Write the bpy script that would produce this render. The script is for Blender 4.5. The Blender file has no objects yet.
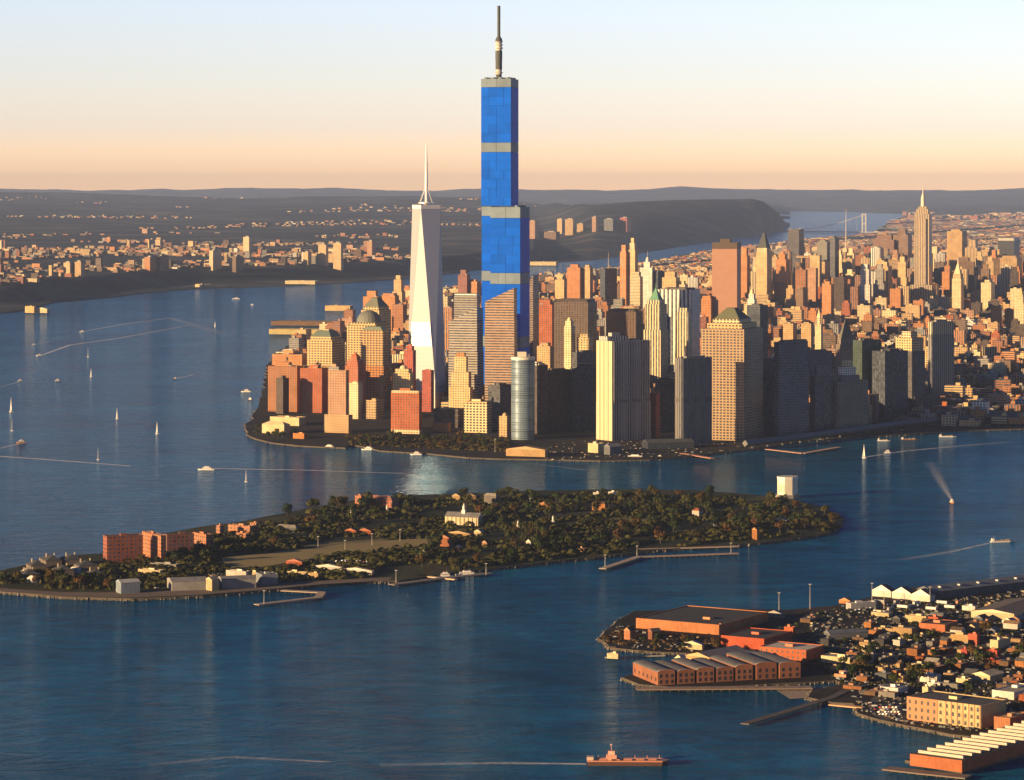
import bpy, math, random
from math import sin, cos, tan, pi, radians, exp, log, hypot, atan2, floor
import numpy as np
R = random.Random(7)
SC = bpy.context.scene
COL = SC.collection

# ------------------------------------------------------------------ camera, sky, sun, exposure
F, H, CX, HY = 3060.0, 451.0, 512.0, 188.0       # focal length in px, camera height in m, eye-level row
cam_d = bpy.data.cameras.new('camera'); cam = bpy.data.objects.new('camera', cam_d); COL.objects.link(cam)
cam.location = (0, 0, H); cam.rotation_euler = (radians(90), 0, 0)
cam_d.sensor_width = 36; cam_d.lens = F/1024*36; cam_d.shift_y = -(390-HY)/1024
cam_d.clip_start = 5; cam_d.clip_end = 400000
SC.camera = cam
SUN_EL, SUN_AZ = radians(9.5), radians(-121)      # azimuth from +Y towards +X
sd = (sin(SUN_AZ)*cos(SUN_EL), cos(SUN_AZ)*cos(SUN_EL), sin(SUN_EL))
W = bpy.data.worlds.new('World'); SC.world = W; W.use_nodes = True
wn = W.node_tree.nodes; wl = W.node_tree.links
sky = wn.new('ShaderNodeTexSky'); sky.sky_type = 'NISHITA'; sky.sun_disc = False
sky.sun_elevation = SUN_EL; sky.sun_rotation = SUN_AZ
sky.altitude = 0; sky.air_density = 1.0; sky.dust_density = 0.3; sky.ozone_density = 3.0
bg = wn['Background']; bg.inputs['Strength'].default_value = 0.15
wtc = wn.new('ShaderNodeTexCoord'); wsp = wn.new('ShaderNodeSeparateXYZ'); wl.new(wtc.outputs['Generated'], wsp.inputs[0])
wr = wn.new('ShaderNodeValToRGB'); wl.new(wsp.outputs[2], wr.inputs[0]); we = wr.color_ramp.elements   # the band of bright evening air low in the sky
BAND = [(0, (1.85, 1.15, .82)), (.0038, (1.72, 1.1, .84)), (.0062, (1.4, .96, .86)), (.02, (.97, .8, 1.0)), (.04, (.9, .76, .96)), (.066, (.92, .755, .96)), (.09, (.22, .33, .56)), (.25, (.07, .14, .27)), (1, (.04, .08, .16))]
we[0].position = 0; we[0].color = (*BAND[0][1], 1); we[1].position = 1; we[1].color = (*BAND[-1][1], 1)
for q, c in BAND[1:-1]: k = we.new(q); k.color = (*c, 1)
wm = wn.new('ShaderNodeMix'); wm.data_type = 'RGBA'; wm.blend_type = 'MULTIPLY'; wm.inputs[0].default_value = 1
wl.new(sky.outputs[0], wm.inputs[6]); wl.new(wr.outputs[0], wm.inputs[7])
wv = wn.new('ShaderNodeVectorMath'); wv.operation = 'SCALE'; wv.inputs['Scale'].default_value = 0.93
wl.new(wm.outputs[2], wv.inputs[0]); wl.new(wv.outputs[0], bg.inputs['Color'])
sl = bpy.data.lights.new('sun', 'SUN'); so = bpy.data.objects.new('sun', sl); COL.objects.link(so)
sl.energy = 5.0; sl.angle = radians(0.5); sl.color = (1.0, 0.66, 0.31)
from mathutils import Vector, Matrix
so.rotation_euler = Vector(sd).to_track_quat('Z', 'Y').to_euler(); so.location = (-3000, -1500, 2500)
vs = SC.view_settings; vs.view_transform = 'Standard'; vs.look = 'None'; vs.gamma = 1; vs.exposure = 1.25
SC.cycles.use_denoising = True
SC.cycles.max_bounces = 6; SC.cycles.diffuse_bounces = 2; SC.cycles.glossy_bounces = 3
SC.cycles.volume_bounces = 0; SC.cycles.transparent_max_bounces = 6
SC.cycles.sample_clamp_indirect = 12.0

# ------------------------------------------------------------------ projection helpers
def dist(py, z=2.5): return F*(H-z)/(py-HY)
def G(px, py, z=2.5):                     # the point of the level ground seen at a pixel of the photograph
    d = dist(py, z); return ((px-CX)*d/F, d)
def PX(x, y, z): return (CX+F*x/y, HY+F*(H-z)/y)
def ZT(py, d): return H-(py-HY)*d/F       # height of what is seen at row py, at distance d

# ------------------------------------------------------------------ materials
MATS = {}
def newmat(name):
    m = bpy.data.materials.new(name); m.use_nodes = True; MATS[name] = m
    return m, m.node_tree.nodes, m.node_tree.links, m.node_tree.nodes['Principled BSDF']
def weathered(name, var=.55):
    m, n, l, p = newmat(name); att = n.new('ShaderNodeAttribute'); att.attribute_name = 'tint'; uv = n.new('ShaderNodeUVMap')
    mp = n.new('ShaderNodeMapping'); l.new(uv.outputs[0], mp.inputs[0]); mp.inputs['Scale'].default_value = (1, .18, 1)
    a = tex(n, l, 'Noise', .45, mp.outputs[0], Detail=5.0, Roughness=.7); b = tex(n, l, 'Noise', .05, uv.outputs[0], Detail=6.0, Roughness=.6)
    br = n.new('ShaderNodeTexBrick'); l.new(uv.outputs[0], br.inputs['Vector']); br.inputs['Scale'].default_value = .6; br.inputs['Color1'].default_value = (1, 1, 1, 1); br.inputs['Color2'].default_value = (.8, .8, .8, 1); br.inputs['Mortar'].default_value = (.62, .62, .62, 1); br.inputs['Mortar Size'].default_value = .05
    sh = mth(n, l, 'MULTIPLY', mth(n, l, 'MULTIPLY_ADD', a.outputs[0], var*2, 1-var), mth(n, l, 'MULTIPLY_ADD', b.outputs[0], var*2, 1-var))
    c = mixc(n, l, 1.0, att.outputs['Color'], sh, 'MULTIPLY'); l.new(mixc(n, l, 1.0, c, br.outputs[0], 'MULTIPLY'), p.inputs['Base Color']); p.inputs['Roughness'].default_value = .9; p.inputs['Specular IOR Level'].default_value = .2
def mth(n, l, op, a, b=None, c=None):
    k = n.new('ShaderNodeMath'); k.operation = op
    for i, v in enumerate((a, b, c)):
        if v is None: continue
        if isinstance(v, (int, float)): k.inputs[i].default_value = v
        else: l.new(v, k.inputs[i])
    return k.outputs[0]
def mixc(n, l, f, a, b, mode='MIX'):
    k = n.new('ShaderNodeMix'); k.data_type = 'RGBA'; k.blend_type = mode
    for s, v in ((k.inputs[0], f), (k.inputs[6], a), (k.inputs[7], b)):
        if isinstance(v, (int, float)): s.default_value = v
        elif isinstance(v, tuple): s.default_value = (*v[:3], 1)
        else: l.new(v, s)
    return k.outputs[2]
def tex(n, l, kind, scale, vec=None, **kw):
    k = n.new('ShaderNodeTex'+kind)
    if 'Scale' in k.inputs: k.inputs['Scale'].default_value = scale
    if vec is not None: l.new(vec, k.inputs['Vector'])
    for a, v in kw.items(): k.inputs[a].default_value = v
    return k
def facade(name, fh=4.0, bw=5.0, wu=(.22, .8), wv=(.3, .8), win=(.03, .035, .045), wrough=.18, rough=.85, var=.35, lit=0.0, metal=0.0, spec=.5, wallspec=.3):
    """wall tinted by the mesh's colour attribute, with a grid of darker glass openings laid out in metres by the UV map"""
    m, n, l, p = newmat(name)
    uv = n.new('ShaderNodeUVMap'); sep = n.new('ShaderNodeSeparateXYZ'); l.new(uv.outputs[0], sep.inputs[0])
    att = n.new('ShaderNodeAttribute'); att.attribute_name = 'tint'
    u = mth(n, l, 'DIVIDE', sep.outputs[0], bw); v = mth(n, l, 'DIVIDE', sep.outputs[1], fh)
    fu = mth(n, l, 'FRACT', u); fv = mth(n, l, 'FRACT', v)
    mk = None
    for f, (a, b) in ((fu, wu), (fv, wv)):
        if a <= 0 and b >= 1: continue
        t = mth(n, l, 'MULTIPLY', mth(n, l, 'GREATER_THAN', f, a), mth(n, l, 'LESS_THAN', f, b))
        mk = t if mk is None else mth(n, l, 'MULTIPLY', mk, t)
    cmb = n.new('ShaderNodeCombineXYZ')
    l.new(mth(n, l, 'FLOOR', u), cmb.inputs[0]); l.new(mth(n, l, 'FLOOR', v), cmb.inputs[1])
    wnz = tex(n, l, 'WhiteNoise', 1, cmb.outputs[0])
    nz = tex(n, l, 'Noise', .035, uv.outputs[0], Detail=3.0)
    sh = mth(n, l, 'MULTIPLY_ADD', nz.outputs[0], var*1.6, 1-var*.8)
    wall = mixc(n, l, 1.0, att.outputs['Color'], sh, 'MULTIPLY')
    wc = mixc(n, l, wnz.outputs[0], win, tuple(min(1, c*3.2+.01) for c in win))
    col = mixc(n, l, mk, wall, wc) if mk is not None else wall
    l.new(col, p.inputs['Base Color'])
    if mk is not None:
        l.new(mth(n, l, 'MULTIPLY_ADD', mk, wrough-rough, rough), p.inputs['Roughness'])
        l.new(mth(n, l, 'MULTIPLY_ADD', mk, spec-wallspec, wallspec), p.inputs['Specular IOR Level'])
    else: p.inputs['Roughness'].default_value = rough
    p.inputs['Metallic'].default_value = metal
    return m
def plain(name, rough=.8, metal=0, var=.2, scale=.05, spec=.4, bump=0):
    m, n, l, p = newmat(name)
    att = n.new('ShaderNodeAttribute'); att.attribute_name = 'tint'
    tc = n.new('ShaderNodeTexCoord')
    nz = tex(n, l, 'Noise', scale, tc.outputs['Object'], Detail=5.0)
    sh = mth(n, l, 'MULTIPLY_ADD', nz.outputs[0], var*2, 1-var)
    l.new(mixc(n, l, 1.0, att.outputs['Color'], sh, 'MULTIPLY'), p.inputs['Base Color'])
    p.inputs['Roughness'].default_value = rough; p.inputs['Metallic'].default_value = metal
    p.inputs['Specular IOR Level'].default_value = spec
    if bump:
        b = n.new('ShaderNodeBump'); b.inputs['Distance'].default_value = bump; l.new(nz.outputs[0], b.inputs['Height']); l.new(b.outputs[0], p.inputs['Normal'])
    return m
facade('punched', 5, 6, (.2, .78), (.25, .8), var=.6); facade('brickwork', 4.6, 5.2, (.28, .78), (.28, .78), var=.6)
facade('ribbon', 5, 6, (0, 1), (.42, .86), var=.3); facade('piers', 4, 6.0, (.35, .9), (0, 1), var=.2)
facade('piers_wide', 4, 9.0, (.45, .9), (0, 1), var=.15)
facade('curtain', 4, 3.2, (.1, 1), (.1, 1), win=(.02, .03, .045), wrough=.12, var=.2)
facade('dark_grid', 4, 6, (.18, .85), (.25, .85), win=(.015, .02, .03), var=.2)
facade('grid_deep', 5, 6.5, (.25, .9), (.35, .95), win=(.02, .018, .02), var=.15)
weathered('weathered'); plain('roofing', .9, var=.6, scale=.15); plain('smooth', .6, var=.1); plain('metal', .4, .6, var=.1)
plain('copper', .7, var=.25, scale=.2); plain('ground_cover', .95, var=.4, scale=.02)
plain('bark', .9, var=.3, scale=.5)
plain('paint', .45, var=.06, scale=.5); plain('plastic', .5, var=.25, scale=.05, spec=.05)  # tone noise of the plastic also paints its lighter sheen patches

C = dict(brick=(.36, .15, .06), rust=(.4, .11, .035), orange=(.52, .22, .075), tan=(.52, .34, .16), cream=(.72, .58, .34), white=(.74, .7, .62),
         grey=(.3, .28, .25), dgrey=(.08, .08, .085), brown=(.2, .12, .065), dbrown=(.08, .052, .035), pink=(.46, .26, .15), blue=(.1, .14, .2),
         green=(.12, .26, .18), navy=(.04, .05, .07), sand=(.64, .45, .22), slate=(.16, .17, .19))

# ------------------------------------------------------------------ mesh builder
class MB:
    def __init__(s): s.v = []; s.f = []; s.m = []; s.t = []
    def add(s, vs, fs, tint=(1, 1, 1), mat=0, tints=None, mats=None):
        o = len(s.v); s.v += [tuple(v) for v in vs]
        for i, f in enumerate(fs):
            s.f.append(tuple(o+k for k in f)); s.m.append(mats[i] if mats else mat); s.t.append(tints[i] if tints else tint)
        return s
    def prism(s, poly, z0, z1, tint=(1, 1, 1), rt=(.2, .19, .18), top=None, mat=0, rmat=1, bottom=False):
        n = len(poly); top = top or poly
        vs = [(x, y, z0) for x, y in poly]+[(x, y, z1) for x, y in top]
        fs = [(i, (i+1) % n, n+(i+1) % n, n+i) for i in range(n)]+[tuple(range(n, 2*n))]
        ti = [tint]*n+[rt]; ms = [mat]*n+[rmat]
        if bottom: fs.append(tuple(reversed(range(n)))); ti.append(rt); ms.append(mat)
        return s.add(vs, fs, tints=ti, mats=ms)
    def box(s, cx, cy, z0, w, d, h, rot=0, tint=(1, 1, 1), rt=(.2, .19, .18), mat=0, rmat=1, tw=1, td=1, bottom=False):
        c, sn = cos(rot), sin(rot)
        P = lambda a, b: (cx+a*c-b*sn, cy+a*sn+b*c)
        q = [P(*k) for k in ((-w/2, -d/2), (w/2, -d/2), (w/2, d/2), (-w/2, d/2))]
        t = [P(k[0]*tw, k[1]*td) for k in ((-w/2, -d/2), (w/2, -d/2), (w/2, d/2), (-w/2, d/2))]
        return s.prism(q, z0, z0+h, tint, rt, t, mat, rmat, bottom)
    def gable(s, cx, cy, z0, w, d, h, rot=0, tint=(1, 1, 1), rt=(.3, .3, .3), wmat=0, rmat=1, over=0):
        """roof of ridge along w"""
        c, sn = cos(rot), sin(rot); P = lambda a, b, z: (cx+a*c-b*sn, cy+a*sn+b*c, z)
        w2, d2 = w/2+over, d/2+over
        v = [P(-w2, -d2, z0), P(w2, -d2, z0), P(w2, d2, z0), P(-w2, d2, z0), P(-w2, 0, z0+h), P(w2, 0, z0+h)]
        return s.add(v, [(0, 1, 5, 4), (2, 3, 4, 5), (3, 0, 4), (1, 2, 5)], tints=[rt, rt, tint, tint], mats=[rmat, rmat, wmat, wmat])
    def cyl(s, cx, cy, z0, r, h, n=12, r2=None, tint=(1, 1, 1), rt=None, mat=0, rmat=None):
        r2 = r if r2 is None else r2
        a = [2*pi*i/n for i in range(n)]
        return s.prism([(cx+r*cos(t), cy+r*sin(t)) for t in a], z0, z0+h, tint, rt or tint, [(cx+r2*cos(t), cy+r2*sin(t)) for t in a], mat, mat if rmat is None else rmat)
    def lathe(s, cx, cy, prof, n=16, tint=(1, 1, 1), mat=0):
        for (r0, z0), (r1, z1) in zip(prof, prof[1:]): s.cyl(cx, cy, z0, max(r0, .01), z1-z0, n, max(r1, .01), tint, mat=mat)
        return s
    def bar(s, a, b, r, tint=(1, 1, 1), mat=0, r2=None, n=4):
        a, b = Vector(a), Vector(b); r2 = r if r2 is None else r2
        z = (b-a).normalized(); x = z.orthogonal().normalized(); y = z.cross(x)
        vs = [a+(x*cos(t)+y*sin(t))*r for t in [2*pi*(i+.5)/n for i in range(n)]]+[b+(x*cos(t)+y*sin(t))*r2 for t in [2*pi*(i+.5)/n for i in range(n)]]
        return s.add([tuple(v) for v in vs], [(i, (i+1) % n, n+(i+1) % n, n+i) for i in range(n)]+[tuple(range(n, 2*n)), tuple(reversed(range(n)))], tint, mat)
    def build(s, name, mats, parent=None, loc=None, rot=0, shade=False):
        me = bpy.data.meshes.new(name)
        me.from_pydata(s.v, [], s.f)
        for m in (mats if isinstance(mats, (list, tuple)) else [mats]): me.materials.append(MATS[m] if isinstance(m, str) else m)
        nf = len(s.f); me.polygons.foreach_set('material_index', np.array(s.m[:nf], dtype=np.int32))
        cnt = np.array([len(f) for f in s.f]); fi = np.repeat(np.arange(nf), cnt)
        V = np.array(s.v, dtype=np.float64)
        lv = np.concatenate([np.array(f) for f in s.f]); N = np.zeros(nf*3, dtype=np.float32)
        me.polygons.foreach_get('normal', N); N = N.reshape(-1, 3)[fi]
        P = V[lv]; hl = np.hypot(N[:, 0], N[:, 1]); flat = hl < .45
        hs = np.where(hl < 1e-6, 1, hl)
        u = np.where(flat, P[:, 0], (-N[:, 1]*P[:, 0]+N[:, 0]*P[:, 1])/hs); v = np.where(flat, P[:, 1], P[:, 2])
        uvl = me.uv_layers.new(name='UVMap'); uvl.data.foreach_set('uv', np.stack([u, v], 1).ravel().astype(np.float32))
        ca = me.color_attributes.new('tint', 'FLOAT_COLOR', 'CORNER')
        T = np.ones((len(lv), 4), dtype=np.float32); T[:, :3] = np.array(s.t, dtype=np.float32)[fi]*(1 if (mats[0] if isinstance(mats, list) else mats) in ('leaves', 'foam') else .84)
        ca.data.foreach_set('color', T.ravel())
        if shade: me.polygons.foreach_set('use_smooth', [True]*nf)
        me.update()
        o = bpy.data.objects.new(name, me); COL.objects.link(o)
        if parent: o.parent = parent
        if loc: o.location = loc
        if rot: o.rotation_euler = (0, 0, rot)
        return o
def tag(o, label=None, cat=None, group=None, kind=None):
    for k, v in (('label', label), ('category', cat), ('group', group), ('kind', kind)):
        if v: o[k] = v
    return o
def empty(name, loc=(0, 0, 0), rz=0, label=None, cat=None, group=None):
    o = bpy.data.objects.new(name, None); COL.objects.link(o); o.location = loc; o.rotation_euler = (0, 0, rz)
    return tag(o, label, cat, group)
def copy_tree(o, parent=None):
    c = o.copy(); COL.objects.link(c)
    if parent: c.parent = parent
    for ch in o.children: copy_tree(ch, c)
    return c
def inside(poly, x, y):
    r = False; j = len(poly)-1
    for i in range(len(poly)):
        xi, yi = poly[i]; xj, yj = poly[j]
        if (yi > y) != (yj > y) and x < (xj-xi)*(y-yi)/(yj-yi)+xi: r = not r
        j = i
    return r
def jag(pts, step, amp, seed=1):
    """coast line: the traced corners with small natural wander between them"""
    r = random.Random(seed); out = []
    for (a, b) in zip(pts, pts[1:]+pts[:1]):
        n = max(1, int(hypot(b[0]-a[0], b[1]-a[1])/step))
        for i in range(n):
            t = i/n; o = r.uniform(-amp, amp) if i else 0
            dx, dy = b[0]-a[0], b[1]-a[1]; L = hypot(dx, dy) or 1
            out.append((a[0]+dx*t-dy/L*o, a[1]+dy*t+dx/L*o))
    return out
# ------------------------------------------------------------------ water
m, n, l, p = newmat('harbour_water')
tc = n.new('ShaderNodeTexCoord')
mp = n.new('ShaderNodeMapping'); l.new(tc.outputs['Object'], mp.inputs[0]); mp.inputs['Scale'].default_value = (1, 1.6, 1); mp.inputs['Rotation'].default_value = (0, 0, .25)
big = tex(n, l, 'Noise', .0016, mp.outputs[0], Detail=6.0, Roughness=.6, Distortion=.6)
mid = tex(n, l, 'Noise', .02, mp.outputs[0], Detail=6.0, Roughness=.6, Distortion=.8)
sml = tex(n, l, 'Noise', .16, mp.outputs[0], Detail=4.0, Roughness=.6)
cr = n.new('ShaderNodeValToRGB'); l.new(big.outputs[0], cr.inputs[0])
cr.color_ramp.elements[0].position = .3; cr.color_ramp.elements[0].color = (.001, .042, .1, 1)
cr.color_ramp.elements[1].position = .7; cr.color_ramp.elements[1].color = (.003, .098, .2, 1)
nt_ = m.node_tree; n.remove(p); out = n['Material Output']
df = n.new('ShaderNodeBsdfDiffuse'); stk = tex(n, l, 'Noise', .012, mp.outputs[0], Detail=7.0, Roughness=.7, Distortion=1.5)
l.new(mixc(n, l, 1.0, cr.outputs[0], mth(n, l, 'MULTIPLY_ADD', stk.outputs[0], 2.6, -.3), 'MULTIPLY'), df.inputs['Color'])
gl = n.new('ShaderNodeBsdfGlossy'); gl.inputs['Color'].default_value = (.27, .58, 1.0, 1)
l.new(mth(n, l, 'MULTIPLY_ADD', big.outputs[0], .08, .03), gl.inputs['Roughness'])
hgt = mth(n, l, 'ADD', mth(n, l, 'MULTIPLY', mid.outputs[0], 2.8), mth(n, l, 'MULTIPLY', sml.outputs[0], .85))
b = n.new('ShaderNodeBump'); b.inputs['Distance'].default_value = 1.0; b.inputs['Strength'].default_value = 1.0
l.new(hgt, b.inputs['Height']); l.new(b.outputs[0], gl.inputs['Normal']); l.new(b.outputs[0], df.inputs['Normal'])
fr = n.new('ShaderNodeFresnel'); fr.inputs['IOR'].default_value = 1.33; l.new(b.outputs[0], fr.inputs['Normal'])
l.new(mixc(n, l, mth(n, l, 'POWER', fr.outputs[0], 2.2), (.2, .52, 1.0), (.8, .9, 1.0)), gl.inputs['Color'])
mx = n.new('ShaderNodeMixShader'); l.new(mth(n, l, 'MINIMUM', mth(n, l, 'MULTIPLY', mth(n, l, 'POWER', fr.outputs[0], 1.9), .8), .75), mx.inputs[0]); l.new(df.outputs[0], mx.inputs[1]); l.new(gl.outputs[0], mx.inputs[2]); l.new(mx.outputs[0], out.inputs['Surface'])
w = MB(); w.add([(-25000, -3000, 0), (25000, -3000, 0), (25000, 89000, 0), (-25000, 89000, 0)], [(0, 1, 2, 3)])
tag(w.build('water', 'harbour_water'), kind='structure')

# ------------------------------------------------------------------ land
def landmat(name, c1, c2, c3, scale):
    m, n, l, p = newmat(name)
    tc = n.new('ShaderNodeTexCoord')
    a = tex(n, l, 'Noise', scale, tc.outputs['Object'], Detail=8.0, Roughness=.65)
    v = tex(n, l, 'Voronoi', scale*9, tc.outputs['Object'])
    cr = n.new('ShaderNodeValToRGB'); l.new(a.outputs[0], cr.inputs[0]); e = cr.color_ramp.elements
    e[0].position = .35; e[0].color = (*c1, 1); e[1].position = .65; e[1].color = (*c3, 1); k = e.new(.5); k.color = (*c2, 1)
    l.new(mixc(n, l, .35, cr.outputs[0], v.outputs['Color'], 'MULTIPLY'), p.inputs['Base Color'])
    p.inputs['Roughness'].default_value = .95; p.inputs['Specular IOR Level'].default_value = .15
    return m
landmat('city_ground', (.01, .01, .012), (.018, .018, .018), (.04, .036, .032), .01)
landmat('forest_hills', (.008, .015, .018), (.022, .03, .032), (.13, .12, .1), .0014)
landmat('island_turf', (.014, .022, .007), (.028, .034, .011), (.06, .058, .02), .006)
landmat('dirt_ground', (.009, .008, .008), (.02, .018, .016), (.055, .043, .035), .01)

def land(name, pxpts, z=2.5, mat='city_ground', amp=0, step=60, seed=1, z0=-3):
    poly = [G(*q, 0) for q in pxpts]
    if amp: poly = jag(poly, step, amp, seed)
    if sum(a[0]*b[1]-b[0]*a[1] for a, b in zip(poly, poly[1:]+poly[:1])) < 0: poly.reverse()
    mb = MB(); mb.prism(poly, z0, z, (.09, .075, .06), (1, 1, 1), mat=0, rmat=1)
    o = mb.build(name, ['ground_cover', mat]); tag(o, kind='structure'); return poly
MAN = [(247, 436), (256, 440), (272, 444), (300, 447), (345, 449), (352, 446), (380, 452), (430, 455), (470, 459), (500, 460), (560, 461), (600, 462), (650, 461), (690, 458),
       (720, 454), (760, 450), (800, 443), (860, 438), (900, 436), (950, 432), (1024, 430), (1160, 424), (1180, 216), (905, 216), (890, 222), (872, 234), (810, 239), (760, 245), (700, 252),
       (660, 260), (600, 270), (560, 277), (530, 283), (480, 287), (444, 292), (410, 298), (384, 303), (366, 316), (345, 328), (300, 342), (276, 352), (268, 365), (264, 385), (258, 408), (246, 428)]
MANP = land('ground', MAN, 2.5, 'city_ground', amp=6, step=60, seed=2)
ISL = [(-40, 583), (0, 573), (40, 564), (80, 557), (100, 556), (120, 548), (150, 538), (200, 529), (240, 524), (280, 516), (320, 508), (360, 501), (420, 497), (500, 494), (560, 492), (620, 491), (690, 492), (750, 496),
       (790, 501), (825, 510), (841, 519), (842, 527), (828, 535), (800, 540), (760, 545), (700, 549), (650, 553), (600, 559), (560, 563), (500, 570), (450, 575), (400, 583), (350, 584), (310, 588), (260, 593), (200, 598), (130, 601), (60, 599), (0, 594), (-40, 590)]
ISLP = land('island_ground', ISL, 3, 'island_turf', amp=2, step=30, seed=3)
RH = [(599, 641), (606, 632), (618, 622), (635, 613), (690, 612), (740, 611), (790, 612), (835, 608), (868, 600), (890, 592), (1060, 574), (1060, 720), (1024, 726), (985, 741), (950, 737), (905, 728), (878, 722), (858, 716), (853, 706), (832, 705), (808, 700), (812, 693), (846, 686),
      (835, 683), (800, 685), (740, 688), (690, 691), (640, 687), (622, 680), (640, 675), (676, 668), (700, 656), (650, 654), (610, 650)]
RHP = land('waterfront_ground', RH, 2.5, 'dirt_ground', amp=2, step=25, seed=4)

# New Jersey bank and the Palisades: a height field from the river shore back to the far ridges
def interp(tab, x):
    if x <= tab[0][0]: return tab[0][1]
    for (a, b), (c, d) in zip(tab, tab[1:]):
        if x <= c: return b+(d-b)*(x-a)/(c-a)
    return tab[-1][1]
SH = [(-200, 326), (0, 314), (20, 312), (55, 303), (110, 298), (150, 293), (200, 289), (280, 287), (350, 283), (420, 278), (480, 270), (530, 265), (597, 260), (632, 255), (661, 250), (705, 243), (755, 236), (782, 230), (790, 227)]
TOPR = [(-200, 193), (0, 194), (150, 197), (230, 198), (300, 196), (400, 195), (480, 197), (540, 206), (600, 204), (640, 200), (700, 199), (750, 200.5), (764, 204), (778, 213), (790, 226.5)]
def fbm(x, y, s, o=4, seed=0):
    v = 0; a = 1; t = 0
    for i in range(o):
        v += a*(sin(x/s*1.7+y/s*.6+seed+i*2.1)*sin(y/s*1.3-x/s*.5+seed*1.7+i*1.3)+.5*sin(x/s*2.9-y/s*2.3+i+seed)); t += a*1.5; a *= .5; s *= .5
    return v/t
def sstep(a, b, x): t = min(1, max(0, (x-a)/(b-a))); return t*t*(3-2*t)
def nj():
    v = []; f = []; nu, nt = 250, 190
    for i in range(nu+1):
        px = -200+990*i/nu; u = (px-CX)/F
        D0 = dist(interp(SH, px), 0); yr = interp(TOPR, px)
        if px < 530: Dr = 46000
        else: Dr = 46000+(31500-46000)*sstep(530, 600, px); Dr = max(Dr, D0*1.015)
        if px > 740: Dr = max(Dr-(Dr-D0*1.02)*sstep(740, 790, px), D0*1.01)
        zr = ZT(yr, Dr)
        for j in range(nt+1):
            t = j/nt; D = D0*(88000/D0)**(t**1.25)
            a = D-D0
            D += 0
            pl = 4+62*sstep(500, 1300, a)*(1 if px < 560 else .4)         # heights above a low river bank
            if D <= Dr: z = pl+(zr-pl)*max(0, (D-D0-1300)/max(Dr-D0-1300, 1))**1.7 if a > 1300 else pl*sstep(0, 60, a)
            else: z = zr*(1-.45*sstep(Dr, Dr+6000, D))+ (0 if D < 55000 else 0)
            if px > 540: 
                if a < (Dr-D0): z = zr*sstep(.0, 1, (a/(Dr-D0)))**.75
                z = max(z, 1.2) if D > D0 else z
            if px > 755 and Dr*1.02 < D < 57000:
                kk = sstep(755, 782, px)*sstep(Dr*1.02, Dr*1.02+1500, D); z = z*(1-kk)-3*kk
            zf = 405+100*fbm(px, 0, 80, 5, 2.)
            z += (zf-z)*sstep(62000, 76000, D) if D > 62000 else 0
            nzv = fbm(u*D, D, 2500, 5, 1.3); z += nzv*min(a/1300, 1)*(14 if D < 22000 else 14+62*sstep(22000, 40000, D))*(1 if D < 60000 else .5)
            if a <= 0: z = -2
            v.append((u*D, D, z))
    for i in range(nu):
        for j in range(nt):
            k = i*(nt+1)+j; f.append((k, k+nt+1, k+nt+2, k+1))
    mb = MB(); mb.add(v, f, mat=0); o = mb.build('hills', 'forest_hills', shade=True); tag(o, kind='structure')
    return v, nu, nt
NJV, NU, NT = nj()
def nj_h(px, D):                                     # ground height on the New Jersey side
    i = min(NU-1, max(0, int((px+200)/990*NU))); base = i*(NT+1)
    lo, hi = 0, NT
    while hi-lo > 1:
        md = (lo+hi)//2
        if NJV[base+md][1] <= D: lo = md
        else: hi = md
    a, c = NJV[base+lo], NJV[base+hi]; t = (D-a[1])/(c[1]-a[1])
    return a[2]+(c[2]-a[2])*t
# the far shore north-east of the river
def farshore():
    v = []; f = []; nu, nt = 120, 80
    for i in range(nu+1):
        px = 760+460*i/nu; u = (px-CX)/F
        D0 = dist(interp([(760, 211), (800, 211.5), (850, 212), (905, 214), (930, 217), (1220, 217)], px), 0)
        for j in range(nt+1):
            D = D0*(88500/D0)**(j/nt); a = D-D0
            z = (5+120*sstep(0, 9000, a)+fbm(u*D, D, 3000, 5, 4.)*22)*sstep(0, 300, a)-.5*(a <= 0)
            zf = 405+100*fbm(px, 0, 80, 5, 2.)
            z += (zf-z)*sstep(max(60000, D0+400), 79000, D)
            v.append((u*D, D, z))
    for i in range(nu):
        for j in range(nt):
            k = i*(nt+1)+j; f.append((k, k+nt+1, k+nt+2, k+1))
    mb = MB(); mb.add(v, f); tag(mb.build('hills', 'forest_hills', shade=True), kind='structure')
farshore()

# haze: one box of pale air round everything
mz = bpy.data.materials.new('haze_air'); mz.use_nodes = True; nn = mz.node_tree.nodes; nn.remove(nn['Principled BSDF'])
pv = nn.new('ShaderNodeVolumePrincipled'); pv.inputs['Density'].default_value = 1.25e-5; pv.inputs['Color'].default_value = (.36, .5, .86, 1); pv.inputs['Anisotropy'].default_value = 0.0
mz.node_tree.links.new(pv.outputs[0], nn['Material Output'].inputs['Volume'])
hb = MB(); hb.box(0, 43000, -5, 64000, 96000, 845, bottom=True)
ho = hb.build('haze', mz); tag(ho, kind='stuff')

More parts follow.
